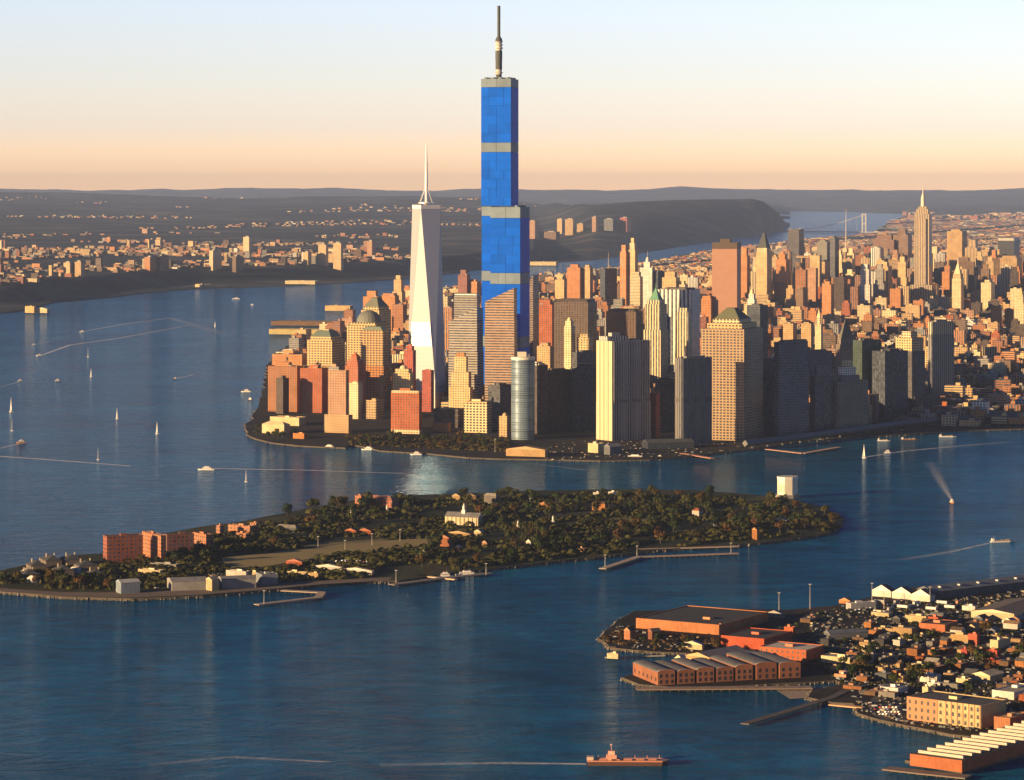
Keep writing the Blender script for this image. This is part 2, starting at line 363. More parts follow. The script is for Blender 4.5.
def riprap(poly, z, label, step=2.2, lim=None):
    r = random.Random(int(z*10)+len(poly)); m = MB()
    for a, b in zip(poly, poly[1:]+poly[:1]):
        L = hypot(b[0]-a[0], b[1]-a[1]); k = int(L/step)
        for i in range(k):
            x, y = a[0]+(b[0]-a[0])*i/k, a[1]+(b[1]-a[1])*i/k
            if lim and not lim(x, y): continue
            s = r.uniform(.7, 2.3); g = r.uniform(.05, .16)
            m.box(x+r.gauss(0, 1.5), y+r.gauss(0, 1.5), -.6, s*1.4, s, r.uniform(1, z+.5), r.uniform(0, 3), (g, g*.85, g*.7), (g*1.2, g, g*.85), tw=.6, td=.6)
    tag(m.build('rocks', ['smooth', 'smooth']), label, kind='stuff')
riprap(ISLP, 3, 'dark boulders piled along the island sea wall')
riprap(RHP, 2.5, 'dark boulders and rubble along the waterfront edge', 1.8, lambda x, y: y < 3260 and x < 460)
riprap(MANP, 2.5, 'rubble along the city tip sea wall', 4, lambda x, y: y < 6200 and x < 1100)
# ------------------------------------------------------------------ the two tallest towers
def block_tower():
    yb = 414; D = dist(yb); al = radians(76)
    cx, cy = (511-CX)*D/F, D                      # near corner of the upper shaft
    a = (-sin(al), cos(al)); b = (cos(al), sin(al))
    t = empty('block_tower', (cx, cy, 2.5), 0, 'enormous blue toy-brick skyscraper with grey bands and a grey rod antenna', 'skyscraper')
    zt = lambda y: ZT(y, D)-2.5
    BL, GR = (.0, .11, .68), (.19, .25, .31)
    r = random.Random(3)
    def quad(a0, a1, b0, b1): return [(a[0]*p+b[0]*q, a[1]*p+b[1]*q) for p, q in ((a1, b0), (a0, b0), (a0, b1), (a1, b1))]
    def courses(name, a0, a1, b0, b1, y0, y1, rh=9.2, tint=BL, n=None):
        """rows of bevelled bricks between rows y0 (bottom) and y1 (top)"""
        mb = MB(); z0, z1 = zt(y0), zt(y1); n = n or max(1, round((y0-y1)/rh)); h = (z1-z0)/n; g = .28
        mb.prism(quad(a0+.5, a1-.5, b0+.5, b1-.5), z0, z1-.3, tuple(c*.55 for c in tint), tuple(c*.8 for c in tint), mat=0, rmat=0)
        for k in range(n):
            cuts = [a0]; x = a0+r.choice((15, 30, 30))
            while x < a1-12: cuts.append(x); x += r.choice((15, 30, 30, 45))
            cuts.append(a1)
            for p, q in zip(cuts, cuts[1:]):
                s = r.uniform(.9, 1.12); ti = tuple(c*s for c in tint)
                mb.prism(quad(p+g, q-g, b0, b0+2), z0+k*h+g, z0+(k+1)*h-g, ti, ti, mat=0, rmat=0, bottom=True)
            cuts = [b0+(b1-b0)*q for q in ((0, .5, 1) if k % 2 else (0, .25, .75, 1))]
            for p, q in zip(cuts, cuts[1:]):
                mb.prism(quad(a0, a0+2, max(p, b0+2.2)+g, q-g), z0+k*h+g, z0+(k+1)*h-g, tint, tint, mat=0, rmat=0, bottom=True)
                mb.prism(quad(a1-2, a1, max(p, b0+2.2)+g, q-g), z0+k*h+g, z0+(k+1)*h-g, tint, tint, mat=0, rmat=0, bottom=True)
        return mb.build(name, 'plastic', t)
    U = (0, 61.5, 0, 62)                            # upper shaft
    s = D/F
    off = 9.5*s
    Lw = (-off*.97-.6, 60.5-.0, -2.5, 70)                # lower, wider shaft
    N = (61.0, 61.0-0+0, 0, 0)
    courses('brick_shaft', *U, 206, 152, tint=BL); courses('brick_shaft', *U, 142.5, 87, tint=BL)
    courses('grey_band', *U, 152, 142.5, tint=GR, n=1); courses('grey_band', *U, 87, 78.5, tint=GR, n=1)
    M_ = (-19.6, 42, -2.5, 76); S_ = (42.6, 62, 6, 70)
    courses('brick_shaft', *M_, 413.6, 348, tint=BL); courses('brick_shaft', *S_, 413.6, 347, tint=BL)
    courses('grey_band', *M_, 348, 337, tint=GR, n=1); courses('grey_band', *S_, 347, 336, tint=GR, n=1)
    courses('brick_shaft', *M_, 337, 284, tint=BL); courses('brick_shaft', *S_, 336, 281, tint=BL)
    courses('grey_band', *M_, 284, 273, tint=GR, n=1); courses('grey_band', *S_, 281, 271, tint=GR, n=1)
    courses('brick_shaft', *M_, 273, 218, tint=BL); courses('brick_shaft', *S_, 271, 216, tint=BL)
    courses('grey_band', *M_, 218, 207, tint=GR, n=1); courses('grey_band', *S_, 216, 206.6, tint=GR, n=1)
    def P(p, q): return (a[0]*p+b[0]*q, a[1]*p+b[1]*q)
    for j in range(4): m = MB(); m.cyl(*P(-11, 6+j*18), zt(207), 4.6, 3.2, 12, tint=GR); m.build('stud', 'plastic', t)
    for i in range(4):
        for j in range(4):
            m = MB(); m.cyl(*P(8+i*15, 8+j*15), zt(78.5), 4.6, 3.0, 12, tint=GR); m.build('stud', 'plastic', t)
    # antenna
    c = P(30, 20); A = empty('antenna', (c[0], c[1], 0)); A.parent = t
    DG, LG = (.09, .1, .1), (.5, .49, .46)
    for nm, prof, ti in (('antenna_base', [(4.5, zt(78.5)), (5.5, zt(76.5)), (6.2, zt(74))], DG), ('antenna_joint', [(6, zt(74)), (6, zt(72.8)), (8, zt(72.6)), (8, zt(71.8)), (6, zt(71.4)), (6, zt(69))], LG),
                         ('antenna_sleeve', [(6.6, zt(69)), (6.6, zt(60)), (6.9, zt(59.8)), (6.9, zt(50))], DG),
                         ('antenna_rings', [(6, zt(50)), (6, zt(48.4)), (8.3, zt(48)), (8.3, zt(47)), (6, zt(46.6)), (6, zt(45)), (8.3, zt(44.8)), (8.3, zt(43.8)), (6, zt(43.4)), (6, zt(42)), (8.3, zt(41.6)), (8.3, zt(41)), (6, zt(40.8))], LG),
                         ('antenna_collar', [(7, zt(40.8)), (7, zt(39.2)), (5, zt(37)), (3.4, zt(36))], DG), ('antenna_rod', [(3.1, zt(36)), (3.1, zt(5))], DG)):
        m = MB(); m.lathe(0, 0, prof, 16, ti); m.build(nm, 'plastic', A, shade=False)
block_tower()

# glass tower with tapering triangular faces
mg, n, l, p = newmat('tower_glass')
uv = n.new('ShaderNodeUVMap'); sep = n.new('ShaderNodeSeparateXYZ'); l.new(uv.outputs[0], sep.inputs[0])
fv = mth(n, l, 'FRACT', mth(n, l, 'DIVIDE', sep.outputs[1], 8.4)); fu = mth(n, l, 'FRACT', mth(n, l, 'DIVIDE', sep.outputs[0], 6))
mk = mth(n, l, 'MAXIMUM', mth(n, l, 'LESS_THAN', fv, .2), mth(n, l, 'LESS_THAN', fu, .12))
att = n.new('ShaderNodeAttribute'); att.attribute_name = 'tint'
l.new(mixc(n, l, mk, att.outputs['Color'], (.36, .36, .37)), p.inputs['Base Color'])
p.inputs['Roughness'].default_value = .55; p.inputs['Metallic'].default_value = .3
mi_, n, l, p = newmat('mirror'); p.inputs['Base Color'].default_value = (.6, .6, .6, 1); p.inputs['Metallic'].default_value = 1; p.inputs['Roughness'].default_value = .06
def glass_tower():
    yb = 408; D = dist(yb); a1 = radians(26); a2 = radians(71)
    x0 = (421-CX)*D/F; t = None
    s = 43.6; a = (-sin(a1), cos(a1)); b = (cos(a1), sin(a1))
    near = Vector((x0, D)); top = [near, near+Vector(b)*s, near+Vector(b)*s+Vector(a)*s, near+Vector(a)*s]
    c = (top[0]+top[2])/2
    hb = 61/2; aa = Vector((-sin(a2), cos(a2))); bb = Vector((cos(a2), sin(a2)))
    base = [c+(-aa-bb)*hb, c+(bb-aa)*hb, c+(aa+bb)*hb, c+(aa-bb)*hb]
    t = empty('glass_tower', (c.x, c.y, 2.5), 0, 'pale mirror glass skyscraper of tapering triangular faces with a white spire', 'skyscraper')
    L = lambda v: (v.x-c.x, v.y-c.y)
    zr = ZT(205, D)-2.5
    G1 = (.42, .45, .5)
    pod = MB(); pod.prism([L(v) for v in base], 0, 56, (.55, .55, .55), (.4, .4, .4), mat=0, rmat=1); pod.build('podium', ['tower_glass', 'roofing'], t)
    B = [(*L(v), 56) for v in base]; T = [(*L(v), zr-8) for v in top]
    # top vertex k sits over the middle of a base edge: find nearest
    sh = MB(); sh.v = B+T
    order = []
    for i in range(4):
        mid = ((B[i][0]+B[(i+1) % 4][0])/2, (B[i][1]+B[(i+1) % 4][1])/2)
        order.append(min(range(4), key=lambda k: hypot(T[k][0]-mid[0], T[k][1]-mid[1])))
    for i in range(4):
        sh.f.append((i, (i+1) % 4, 4+order[i])); sh.m.append(0); sh.t.append(G1)
        sh.f.append(((i+1) % 4, 4+order[(i+1) % 4], 4+order[i])); sh.m.append(0); sh.t.append(G1)
    sh.f.append(tuple(4+order[i] for i in range(4))); sh.m.append(0); sh.t.append((.3, .3, .3))
    sh.build('glass_shaft', 'tower_glass', t)
    # panes added off the face's plane, aimed to throw a sun glint on the harbour
    sv = Vector(sd)
    for z0_, z1_ in ((128, 178),):
        mm = MB()
        for zz in np.arange(z0_, z1_, 5.0):
            for q in np.arange(-1, 1.01, .14):
                # centre of the row on the front-left face: between the base edge 3-0 and its top vertex
                fr_ = (zz-56)/(zr-8-56); e0, e1_ = Vector(B[3][:2]), Vector(B[0][:2]); tv = Vector(T[order[3]][:2])
                pA = e0.lerp(tv, fr_); pB = e1_.lerp(tv, fr_)
                if z0_ > 300: b0_ = Vector(B[3][:2]); pA = b0_.lerp(Vector(T[order[2]][:2]), fr_); pB = b0_.lerp(Vector(T[order[3]][:2]), fr_)
                pc = pA.lerp(pB, (q+1)/2*.9+.05)
                if (pB-pA).length*.14*.5 < 1.0: wq = 1.0
                else: wq = 1.3 if z0_ > 300 else min(3.2, (pB-pA).length*.06)
                P3 = Vector((pc.x, pc.y, zz)); fn = Vector(((pB-pA).y, -(pB-pA).x, 0)).normalized(); P3 += fn*(1.5 if z0_ > 300 else .7)
                world = Vector((c.x+P3.x, c.y+P3.y, zz+2.5)); k_ = H/(H+world.z); wp_ = Vector((world.x*k_, world.y*k_, 0))
                nn_ = (sv+(wp_-world).normalized()).normalized(); xx = nn_.cross(Vector((0, 0, 1))).normalized(); yy = xx.cross(nn_).normalized()
                mm.add([P3-xx*wq-yy*2, P3+xx*wq-yy*2, P3+xx*wq+yy*2, P3-xx*wq+yy*2], [(0, 1, 2, 3)], (1, 1, 1))
        mm.build('added_glint_panes', 'mirror', t)
    pr = MB(); pr.prism([(x*1.004, y*1.004) for x, y, z in T], zr-7.9, zr, (.8, .78, .72), (.3, .3, .3), mat=0, rmat=0); pr.build('parapet', 'smooth', t)
    rg = MB(); rg.cyl(0, 0, zr+3, 17, 2.5, 24, tint=(.75, .74, .7)); rg.cyl(0, 0, zr, 6, 3, 12, tint=(.4, .4, .4)); rg.build('ring_platform', 'metal', t)
    sp = MB(); z = lambda y: ZT(y, D)-2.5
    sp.lathe(0, 0, [(3.0, zr+5.5), (3.0, z(190)), (3.2, z(185)), (2.6, z(165)), (1.8, z(155)), (1.4, z(147)), (.5, z(142))], 10, (.85, .84, .82)); sp.build('spire', 'smooth', t)
    for k in range(6):
        an = k*pi/3+.4; m = MB(); m.bar((15*cos(an), 15*sin(an), zr+5.5), (2*cos(an), 2*sin(an), z(187)), .4, (.85, .84, .82)); m.build('stay_cable', 'smooth', t)
glass_tower()
# ------------------------------------------------------------------ buildings set out from traced corners
ZB = []                                              # (x, y, w, d, h, rot, id) footprints for the occlusion test and for keeping generic blocks clear
REFS = []                                            # (px, py, phrase)
def frame(x0, xs, x1, yb, al, z=2.5):
    """near corner at column xs, left face to x0, right face to x1, foot at row yb"""
    al = radians(al); D = dist(yb, z); u0, us = (x0-CX)/F, (xs-CX)/F; cxn = us*D
    d = max(6, (cxn-u0*D)/(sin(al)+u0*cos(al)))
    if x1 is None or x1 <= xs: w = d*.8
    else: u1 = (x1-CX)/F; w = max(6, (u1*D-cxn)/max(.12, cos(al)-u1*sin(al)))
    w = min(w, 260); 
    cx = cxn+cos(al)*w/2-sin(al)*d/2; cy = D+sin(al)*w/2+cos(al)*d/2
    return cx, cy, w, d, al, D
def shade(c, f): return tuple(min(.85, k*f) for k in c)
ROOFT = (.16, .14, .125)
rr = random.Random(11)
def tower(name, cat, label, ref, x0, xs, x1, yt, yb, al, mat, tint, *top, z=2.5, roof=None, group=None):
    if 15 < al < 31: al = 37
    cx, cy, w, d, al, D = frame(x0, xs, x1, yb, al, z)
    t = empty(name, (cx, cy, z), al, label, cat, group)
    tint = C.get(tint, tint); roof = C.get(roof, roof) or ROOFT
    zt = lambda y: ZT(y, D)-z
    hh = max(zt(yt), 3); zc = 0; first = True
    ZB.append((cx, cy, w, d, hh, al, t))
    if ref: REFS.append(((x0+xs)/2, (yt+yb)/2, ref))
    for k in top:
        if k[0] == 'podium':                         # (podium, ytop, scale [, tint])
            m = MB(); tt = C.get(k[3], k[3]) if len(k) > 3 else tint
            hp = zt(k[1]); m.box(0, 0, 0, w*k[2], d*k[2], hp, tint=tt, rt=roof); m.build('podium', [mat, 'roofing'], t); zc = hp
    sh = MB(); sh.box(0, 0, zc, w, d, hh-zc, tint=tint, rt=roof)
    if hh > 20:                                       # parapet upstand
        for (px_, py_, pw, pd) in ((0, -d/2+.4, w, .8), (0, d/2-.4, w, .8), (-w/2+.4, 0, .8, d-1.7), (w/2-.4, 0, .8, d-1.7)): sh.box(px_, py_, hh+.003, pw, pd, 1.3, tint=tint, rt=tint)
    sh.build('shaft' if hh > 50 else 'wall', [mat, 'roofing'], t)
    if hh > 40 and not any(k[0] in ('slant', 'pyr', 'dome') for k in top):
        for k in range(2):
            m = MB(); m.box((-.32 if k else .3)*w, rr.uniform(-.38, .38)*d, hh+.004, w*rr.uniform(.08, .18), d*rr.uniform(.08, .2), rr.uniform(2, 4.5), tint=(.3, .28, .26), rt=(.35, .33, .3)); m.build('roof_unit', ['smooth', 'roofing'], t)
    zc = hh; sw, sdp, ox, oy = w, d, 0, 0
    for k in top:
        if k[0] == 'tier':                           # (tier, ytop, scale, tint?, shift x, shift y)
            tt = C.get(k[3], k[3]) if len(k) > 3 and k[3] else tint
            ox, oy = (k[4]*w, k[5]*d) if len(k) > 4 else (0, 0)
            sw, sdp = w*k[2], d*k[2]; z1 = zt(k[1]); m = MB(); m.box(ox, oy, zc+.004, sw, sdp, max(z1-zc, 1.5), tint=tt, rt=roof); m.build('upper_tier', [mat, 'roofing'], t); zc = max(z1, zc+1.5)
        elif k[0] == 'pyr':                          # (pyr, ytop, tint, base scale, top scale)
            m = MB(); tt = C.get(k[2], k[2]); s = k[3] if len(k) > 3 else 1; q = k[4] if len(k) > 4 else .02; z1 = zt(k[1])
            m.box(ox, oy, zc+.004, sw*s, sdp*s, max(z1-zc, 2), tint=tt, rt=tt, tw=q, td=q); m.build('roof', ['copper', 'copper'], t); zc = max(z1, zc+2)
        elif k[0] == 'dome':
            z1 = zt(k[1]); tt = C.get(k[2], k[2]); r0 = min(sw, sdp)/2*(k[3] if len(k) > 3 else 1); m = MB()
            m.lathe(ox, oy, [(r0*cos(a), zc+(z1-zc)*sin(a)) for a in [pi/2*i/7 for i in range(8)]], 20, tt); m.build('dome', 'copper', t, shade=False); zc = z1
        elif k[0] == 'spire':
            z1 = zt(k[1]); m = MB(); tt = C.get(k[2], k[2]) if len(k) > 2 else C['grey']; m.lathe(ox, oy, [(k[3] if len(k) > 3 else 2.5, zc-.5), (.4, z1)], 8, tt); m.build('spire', 'smooth', t)
        elif k[0] == 'pent':
            m = MB(); s = k[1]; hp = k[2] if len(k) > 2 else 7
            tt = C.get(k[3], k[3]) if len(k) > 3 else shade(tint, .9)
            m.box(ox+sw*rr.uniform(-.08, .08), oy+sdp*rr.uniform(-.08, .08), zc+.004, sw*s, sdp*s, hp, tint=tt, rt=roof); m.build('penthouse', ['smooth', 'roofing'], t)
        elif k[0] == 'tank': 
            m = MB(); X, Y = ox+sw*.22, oy-sdp*.2
            for a, b in ((-1, -1), (1, -1), (1, 1), (-1, 1)): m.box(X+a*1.6, Y+b*1.6, zc+.01, .5, .5, 4, tint=(.05, .05, .05))
            m.cyl(X, Y, zc+4, 2.8, 4.5, 10, tint=(.2, .12, .08)); m.cyl(X, Y, zc+8.5, 3, 2, 10, .1, tint=(.12, .1, .09)); m.build('water_tank', 'smooth', t)
        elif k[0] == 'band':                         # darker mechanical storeys round the shaft
            m = MB(); za, zb2 = zt(k[1]), zt(k[2]); m.box(0, 0, za, w+.5, d+.5, zb2-za, tint=C.get(k[3], k[3]), rt=roof); m.build('louvre_band', [mat, 'roofing'], t)
        elif k[0] == 'fins':                         # vertical piers standing proud of the two seen faces
            n = k[1]; m = MB(); tt = C.get(k[2], k[2])
            for i in range(n): m.box(-w/2+(i+.5)*w/n, -d/2-.5, zc*.0, w/n*.35, 1, hh+.8, tint=tt, rt=tt)
            q = max(2, round(n*d/w))
            for i in range(q): m.box(-w/2-.5, -d/2+(i+.5)*d/q, 0, 1, d/q*.35, hh+.8, tint=tt, rt=tt)
            m.build('piers', ['smooth', 'smooth'], t)
        elif k[0] == 'side':                         # paler overlay painting the sunlight on the narrow side wall
            m = MB(); m.box(-w/2-1.3, 0, 0, .6, d*.99, hh+1, tint=k[1], rt=k[1]); m.build('sunlit_side_wall', ['piers_side', 'roofing'], t)
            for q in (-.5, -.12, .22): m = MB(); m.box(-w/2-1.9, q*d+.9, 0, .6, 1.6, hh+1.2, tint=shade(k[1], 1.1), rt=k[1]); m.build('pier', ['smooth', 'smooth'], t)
        elif k[0] == 'strip':                        # (strip, fraction of right face from the near corner, tint): a bay of another stone
            m = MB(); tt = C.get(k[2], k[2]); m.box(-w/2+w*k[1]/2-.15, -d/2+w*0+.0, 0, w*k[1], 1.2, hh+.5, tint=tt, rt=tt); m.build('corner_bay', [mat, 'roofing'], t)
        elif k[0] == 'slant':                        # roof sloping up along the left face
            z1 = zt(k[1]); m = MB(); e = 0.0
            if k[2] == 'near': hs = [z1, z1, zc+.2, zc+.2]
            else: hs = [zc+.2, zc+.2, z1, z1]
            q = [(-w/2, -d/2), (w/2, -d/2), (w/2, d/2), (-w/2, d/2)]
            vs = [(x, y, zc) for x, y in q]+[(x, y, hs[i]) for i, (x, y) in enumerate(q)]
            m.add(vs, [(0, 1, 5, 4), (1, 2, 6, 5), (2, 3, 7, 6), (3, 0, 4, 7), (4, 5, 6, 7)], tints=[tint]*4+[roof], mats=[0]*4+[1]); m.build('slanted_crown', [mat, 'roofing'], t); zc = z1
    return t
SK = 'skyscraper'
T = tower
facade('piers_side', 4, 12.0, (.86, 1), (0, 1), var=.15)
# --- west side, from the river
T('apartment_block', 'apartment block', 'low white-roofed brick block by the river behind the brown waterfront row', None, 272, 302, 310, 355, 402, 70, 'brickwork', 'orange', ('pent', .3, 8), ('tank',), roof='cream')
T('apartment_block', 'apartment block', 'short round-cornered pale block at the river end of the white-roofed row', None, 276, 296, 303, 352, 392, 70, 'ribbon', 'cream', ('pent', .4, 5), roof='white')
T('apartment_block', 'apartment block', 'brown brick waterfront slab closest to the river behind the stepped museum', 'the brown waterfront slab', 268, 297, 303, 367, 412, 70, 'brickwork', 'brick', ('tier', 363, .5, 'orange', .1, .1), ('tank',))
T('apartment_block', 'apartment block', 'narrow brick tower in dark shadow tone against the brown waterfront slab', None, 276, 283, 289, 379, 414, 60, 'brickwork', 'dbrown', ('pent', .5, 6))  # dark brick tone stands in for shadow
T('apartment_block', 'apartment block', 'square orange brick block between the brown waterfront slab and the pink tower', None, 300, 322, 328, 369, 413, 70, 'brickwork', 'rust', ('pent', .4, 7), ('tank',))
T('apartment_tower', 'apartment block', 'pink apartment tower with a white corner strip and a wide tan podium', 'the pink apartment tower', 328, 346, 349, 371, 433, 68, 'brickwork', 'pink', ('podium', 415, 1.35, 'tan'), ('tier', 367, .55, 'grey', -.1, .2), ('pent', .4, 5))
T('office_tower', SK, 'stepped tan office tower with a cut-off pyramid roof beside the river blocks', 'the cut-off pyramid tower', 307, 332, 345, 341, 410, 68, 'grid_deep', 'sand', ('podium', 366, 1.18, 'tan'), ('tier', 337, .82), ('pyr', 331, (.13, .17, .14), .95, .6), ('pent', .3, 2))
T('office_tower', SK, 'broad tan office tower under a round copper dome', 'the domed tower', 347, 376, 391, 326, 405, 68, 'grid_deep', 'sand', ('tier', 323, .86), ('dome', 311, (.16, .17, .15), .92))
T('office_tower', SK, 'tall tan office tower with a stepped pyramid roof and dark shaded side', 'the pyramid-roofed tower', 361, 379, 391, 311, 398, 68, 'grid_deep', 'sand', ('tier', 307, .86), ('pyr', 298, (.18, .19, .14), .96, .35))
T('office_tower', SK, 'tan office tower with a flat sloped green cap in front of the domed tower', None, 361, 383, 389, 331, 409, 70, 'grid_deep', 'tan', ('podium', 366, 1.06, 'orange'), ('pyr', 327, (.16, .2, .15), .92, .75))
T('brick_tower', 'apartment block', 'red brick tower with a small stepped point beside the tan office towers', 'the red pointed tower', 345, 358, 366, 366, 414, 62, 'brickwork', 'rust', ('tier', 361, .8), ('tier', 357, .5), ('pyr', 353, 'rust', .9, .1))
T('apartment_block', 'apartment block', 'slim cream and orange block at the foot of the red pointed tower', None, 348, 358, 363, 384, 419, 62, 'brickwork', 'cream', ('pent', .5, 4))
T('office_block', 'building', 'squat tan block in the shade below the pyramid-roofed tower', None, 366, 376, 384, 401, 419, 65, 'punched', 'tan', ('pent', .4, 4))
T('hotel_tower', 'skyscraper', 'cream hotel tower with an arched gable top behind the orange square block', 'the arched cream tower', 393, 410, 414, 374, 430, 70, 'brickwork', 'sand', ('tier', 369, .8), ('dome', 365.5, 'cream', .85))
T('brick_block', 'building', 'square orange brick block with rows of white windows facing the park', 'the square orange block', 391, 419, 422, 394, 434, 72, 'brickwork', 'rust', ('podium', 430, 1.02, 'cream'), ('tier', 391, .96, 'cream'), ('pent', .4, 4), ('tank',))
T('brick_tower', 'apartment block', 'slender bright red brick tower behind the arched cream tower', None, 404, 413, 416, 351, 412, 66, 'brickwork', (.4, .08, .04), ('tier', 346, .7), ('pent', .5, 3))
T('brick_tower', 'apartment block', 'small red slab half in shade at the foot of the glass tower', None, 422, 431, 434, 371, 412, 66, 'brickwork', (.36, .07, .04), ('pent', .5, 3))
T('apartment_block', 'apartment block', 'tall orange block with stepped top on the river far behind the domed tower', None, 363, 378, 382, 297, 338, 68, 'brickwork', 'orange', ('tier', 291, .6))
T('apartment_block', 'apartment block', 'wide orange stepped loft block behind the pyramid-roofed tower', None, 381, 395, 399, 296, 336, 68, 'brickwork', 'orange', ('tier', 293.5, .8))
T('loft_block', 'building', 'orange loft block hard against the left edge of the glass tower', None, 392, 403, 407, 305, 340, 68, 'brickwork', 'brick', ('tank',))
# --- behind and right of the glass tower
T('brick_tower', 'apartment block', 'dark red brick tower on the far shore side between the glass and blue towers', None, 458, 467, 470, 275, 322, 66, 'brickwork', (.26, .1, .08), ('tier', 270, .6))
T('brick_tower', 'apartment block', 'orange brick tower beside the blue tower by the river', None, 467, 477, 481, 282, 322, 66, 'brickwork', 'orange', ('tier', 279.5, .5))
T('apartment_block', 'apartment block', 'orange slab with dark window bays between the glass tower and the slanted grey tower', None, 443, 452, 454, 308, 368, 68, 'piers', 'orange')
T('office_tower', SK, 'pale glass office tower with a white screened top behind the slanted grey tower', 'the white-topped office tower', 454, 477, 480, 297, 398, 72, 'ribbon', 'grey', ('tier', 293.5, .96, 'white'))
T('slanted_tower', SK, 'grey ribbed glass tower whose roof slopes up toward the blue tower', 'the slanted grey tower', 449, 477, 483, 322, 417, 74, 'ribbon', (.4, .36, .31), ('podium', 352, 1.03), ('slant', 308, 'near'))
T('slanted_tower', SK, 'brown ribbed glass tower with slanting roof standing before the blue tower', 'the slanted brown tower', 485, 514, 517, 302, 421, 76, 'ribbon', (.42, .28, .19), ('podium', 320, 1.02), ('slant', 288, 'near'))
T('slanted_tower', SK, 'dim slanted glass tower half hidden behind the blue tower', None, 519, 533, 539, 300, 396, 74, 'ribbon', (.3, .22, .18), ('slant', 275, 'near'))
T('stone_tower', SK, 'slim tan stone tower rising in steps to a rounded top near the park', 'the stepped tan stone tower', 449, 470, 473, 388, 419, 68, 'brickwork', 'sand', ('tier', 372, .86), ('tier', 357, .58), ('tier', 353, .4, 'orange'))
T('stone_block', 'building', 'cream stone block with a regular window grid facing the park trees', 'the cream park-front block', 464, 487, 492, 405, 433, 70, 'grid_deep', 'cream', ('tier', 402, .97, 'sand'), ('pent', .4, 4), ('tank',))
T('stone_block', 'building', 'orange stone block with setbacks just behind the cream park-front block', None, 473, 486, 490, 388, 416, 70, 'brickwork', 'orange', ('tier', 385, .6))
T('office_block', 'building', 'low dark block behind the park between the orange and cream blocks', None, 434, 458, 464, 410, 428, 70, 'ribbon', 'dbrown', ('pent', .4, 3, 'cream'))
T('low_building', 'building', 'small plain tan building among the park trees', None, 433, 448, 451, 423, 432, 72, 'smooth', 'orange')
T('office_block', 'building', 'dark office block between the cream park-front block and the round tower', None, 488, 500, 514, 386, 430, 50, 'ribbon', 'dgrey', ('pent', .5, 4))
T('stone_block', 'building', 'narrow tan building at the foot of the round glass tower', None, 499, 507, 511, 417, 437, 60, 'brickwork', 'tan', ('dome', 413, 'tan', .7))
# --- dark office slabs along the tip
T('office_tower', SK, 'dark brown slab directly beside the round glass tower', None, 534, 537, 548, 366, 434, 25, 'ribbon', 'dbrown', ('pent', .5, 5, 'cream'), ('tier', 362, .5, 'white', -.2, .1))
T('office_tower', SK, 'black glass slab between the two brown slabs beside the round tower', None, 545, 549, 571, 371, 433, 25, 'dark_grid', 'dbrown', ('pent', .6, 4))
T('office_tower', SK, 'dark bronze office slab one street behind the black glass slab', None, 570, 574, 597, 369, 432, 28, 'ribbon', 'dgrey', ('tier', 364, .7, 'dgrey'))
T('stone_tower', SK, 'pale white stone needle tower in front of the big brown grid slab', None, 564, 571, 575, 327, 415, 62, 'brickwork', 'cream', ('tier', 321, .75), ('dome', 317.5, 'cream', .8))
T('office_tower', SK, 'tan topped block beside the pale needle tower', None, 577, 589, 593, 338, 415, 66, 'punched', 'sand', ('tier', 334, .7))
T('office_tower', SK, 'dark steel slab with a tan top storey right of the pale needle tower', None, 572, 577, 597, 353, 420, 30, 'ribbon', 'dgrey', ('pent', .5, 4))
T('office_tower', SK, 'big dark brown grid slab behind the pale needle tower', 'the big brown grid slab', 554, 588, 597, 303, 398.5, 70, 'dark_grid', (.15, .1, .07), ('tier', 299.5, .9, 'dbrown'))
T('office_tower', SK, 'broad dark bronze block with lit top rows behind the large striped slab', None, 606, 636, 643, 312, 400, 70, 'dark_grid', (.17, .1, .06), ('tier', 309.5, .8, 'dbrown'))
T('office_tower', SK, 'large grey striped slab with a sunlit yellow side wall at the waterfront', 'the large striped slab', 597, 613, 650, 342, 441, 24, 'piers', (.5, .46, .42), ('podium', 403, 1.03), ('band', 403.5, 400, 'dbrown'), ('fins', 17, (.42, .39, .36)), ('side', (.6, .5, .32)), ('tier', 337, .55, 'white', -.2, .15), ('pent', .4, 6))
T('brick_tower', 'building', 'narrow red brick block squeezed beside the large striped slab', None, 650, 656, 660, 394, 438, 50, 'brickwork', (.36, .08, .035), ('tank',))
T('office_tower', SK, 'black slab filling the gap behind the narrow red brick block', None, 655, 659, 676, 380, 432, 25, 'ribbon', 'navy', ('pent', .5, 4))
T('gothic_tower', SK, 'cream gothic tower with a steep green pyramid roof', 'the green-roofed gothic tower', 645, 660, 667, 305, 402.6, 66, 'piers', 'cream', ('podium', 330, 1.15), ('tier', 300, .8), ('pyr', 288, (.12, .3, .2), .8, .05), ('spire', 283, 'green', 1))
T('office_tower', SK, 'wide white slab with bold vertical stripes behind the gothic tower', 'the white striped slab', 655, 692, 700, 290.5, 395.5, 71, 'piers_wide', (.8, .78, .7), ('pent', .7, 5, 'dgrey'))
T('stone_tower', SK, 'cream stone tower with dark window bays before the white striped slab', None, 677, 688, 692, 313, 409, 66, 'piers', 'cream', ('tier', 308, .8))
T('office_tower', SK, 'grey striped waterfront slab with a thin lit side', 'the grey waterfront slab', 675, 682, 712, 359, 445, 20, 'piers', (.22, .21, .2), ('fins', 14, (.2, .19, .19)), ('band', 403, 398, 'dgrey'), ('pent', .6, 4))
T('office_tower', SK, 'tall cream grid tower with terraced top, half in shadow', 'the cream grid tower', 701, 744, 763, 330, 441, 66, 'grid_deep', (.38, .27, .165), ('podium', 419, 1.02), ('tier', 324, .8, 'sand'), ('tier', 320, .62, 'cream'), ('pyr', 309, (.14, .15, .09), .95, .3))
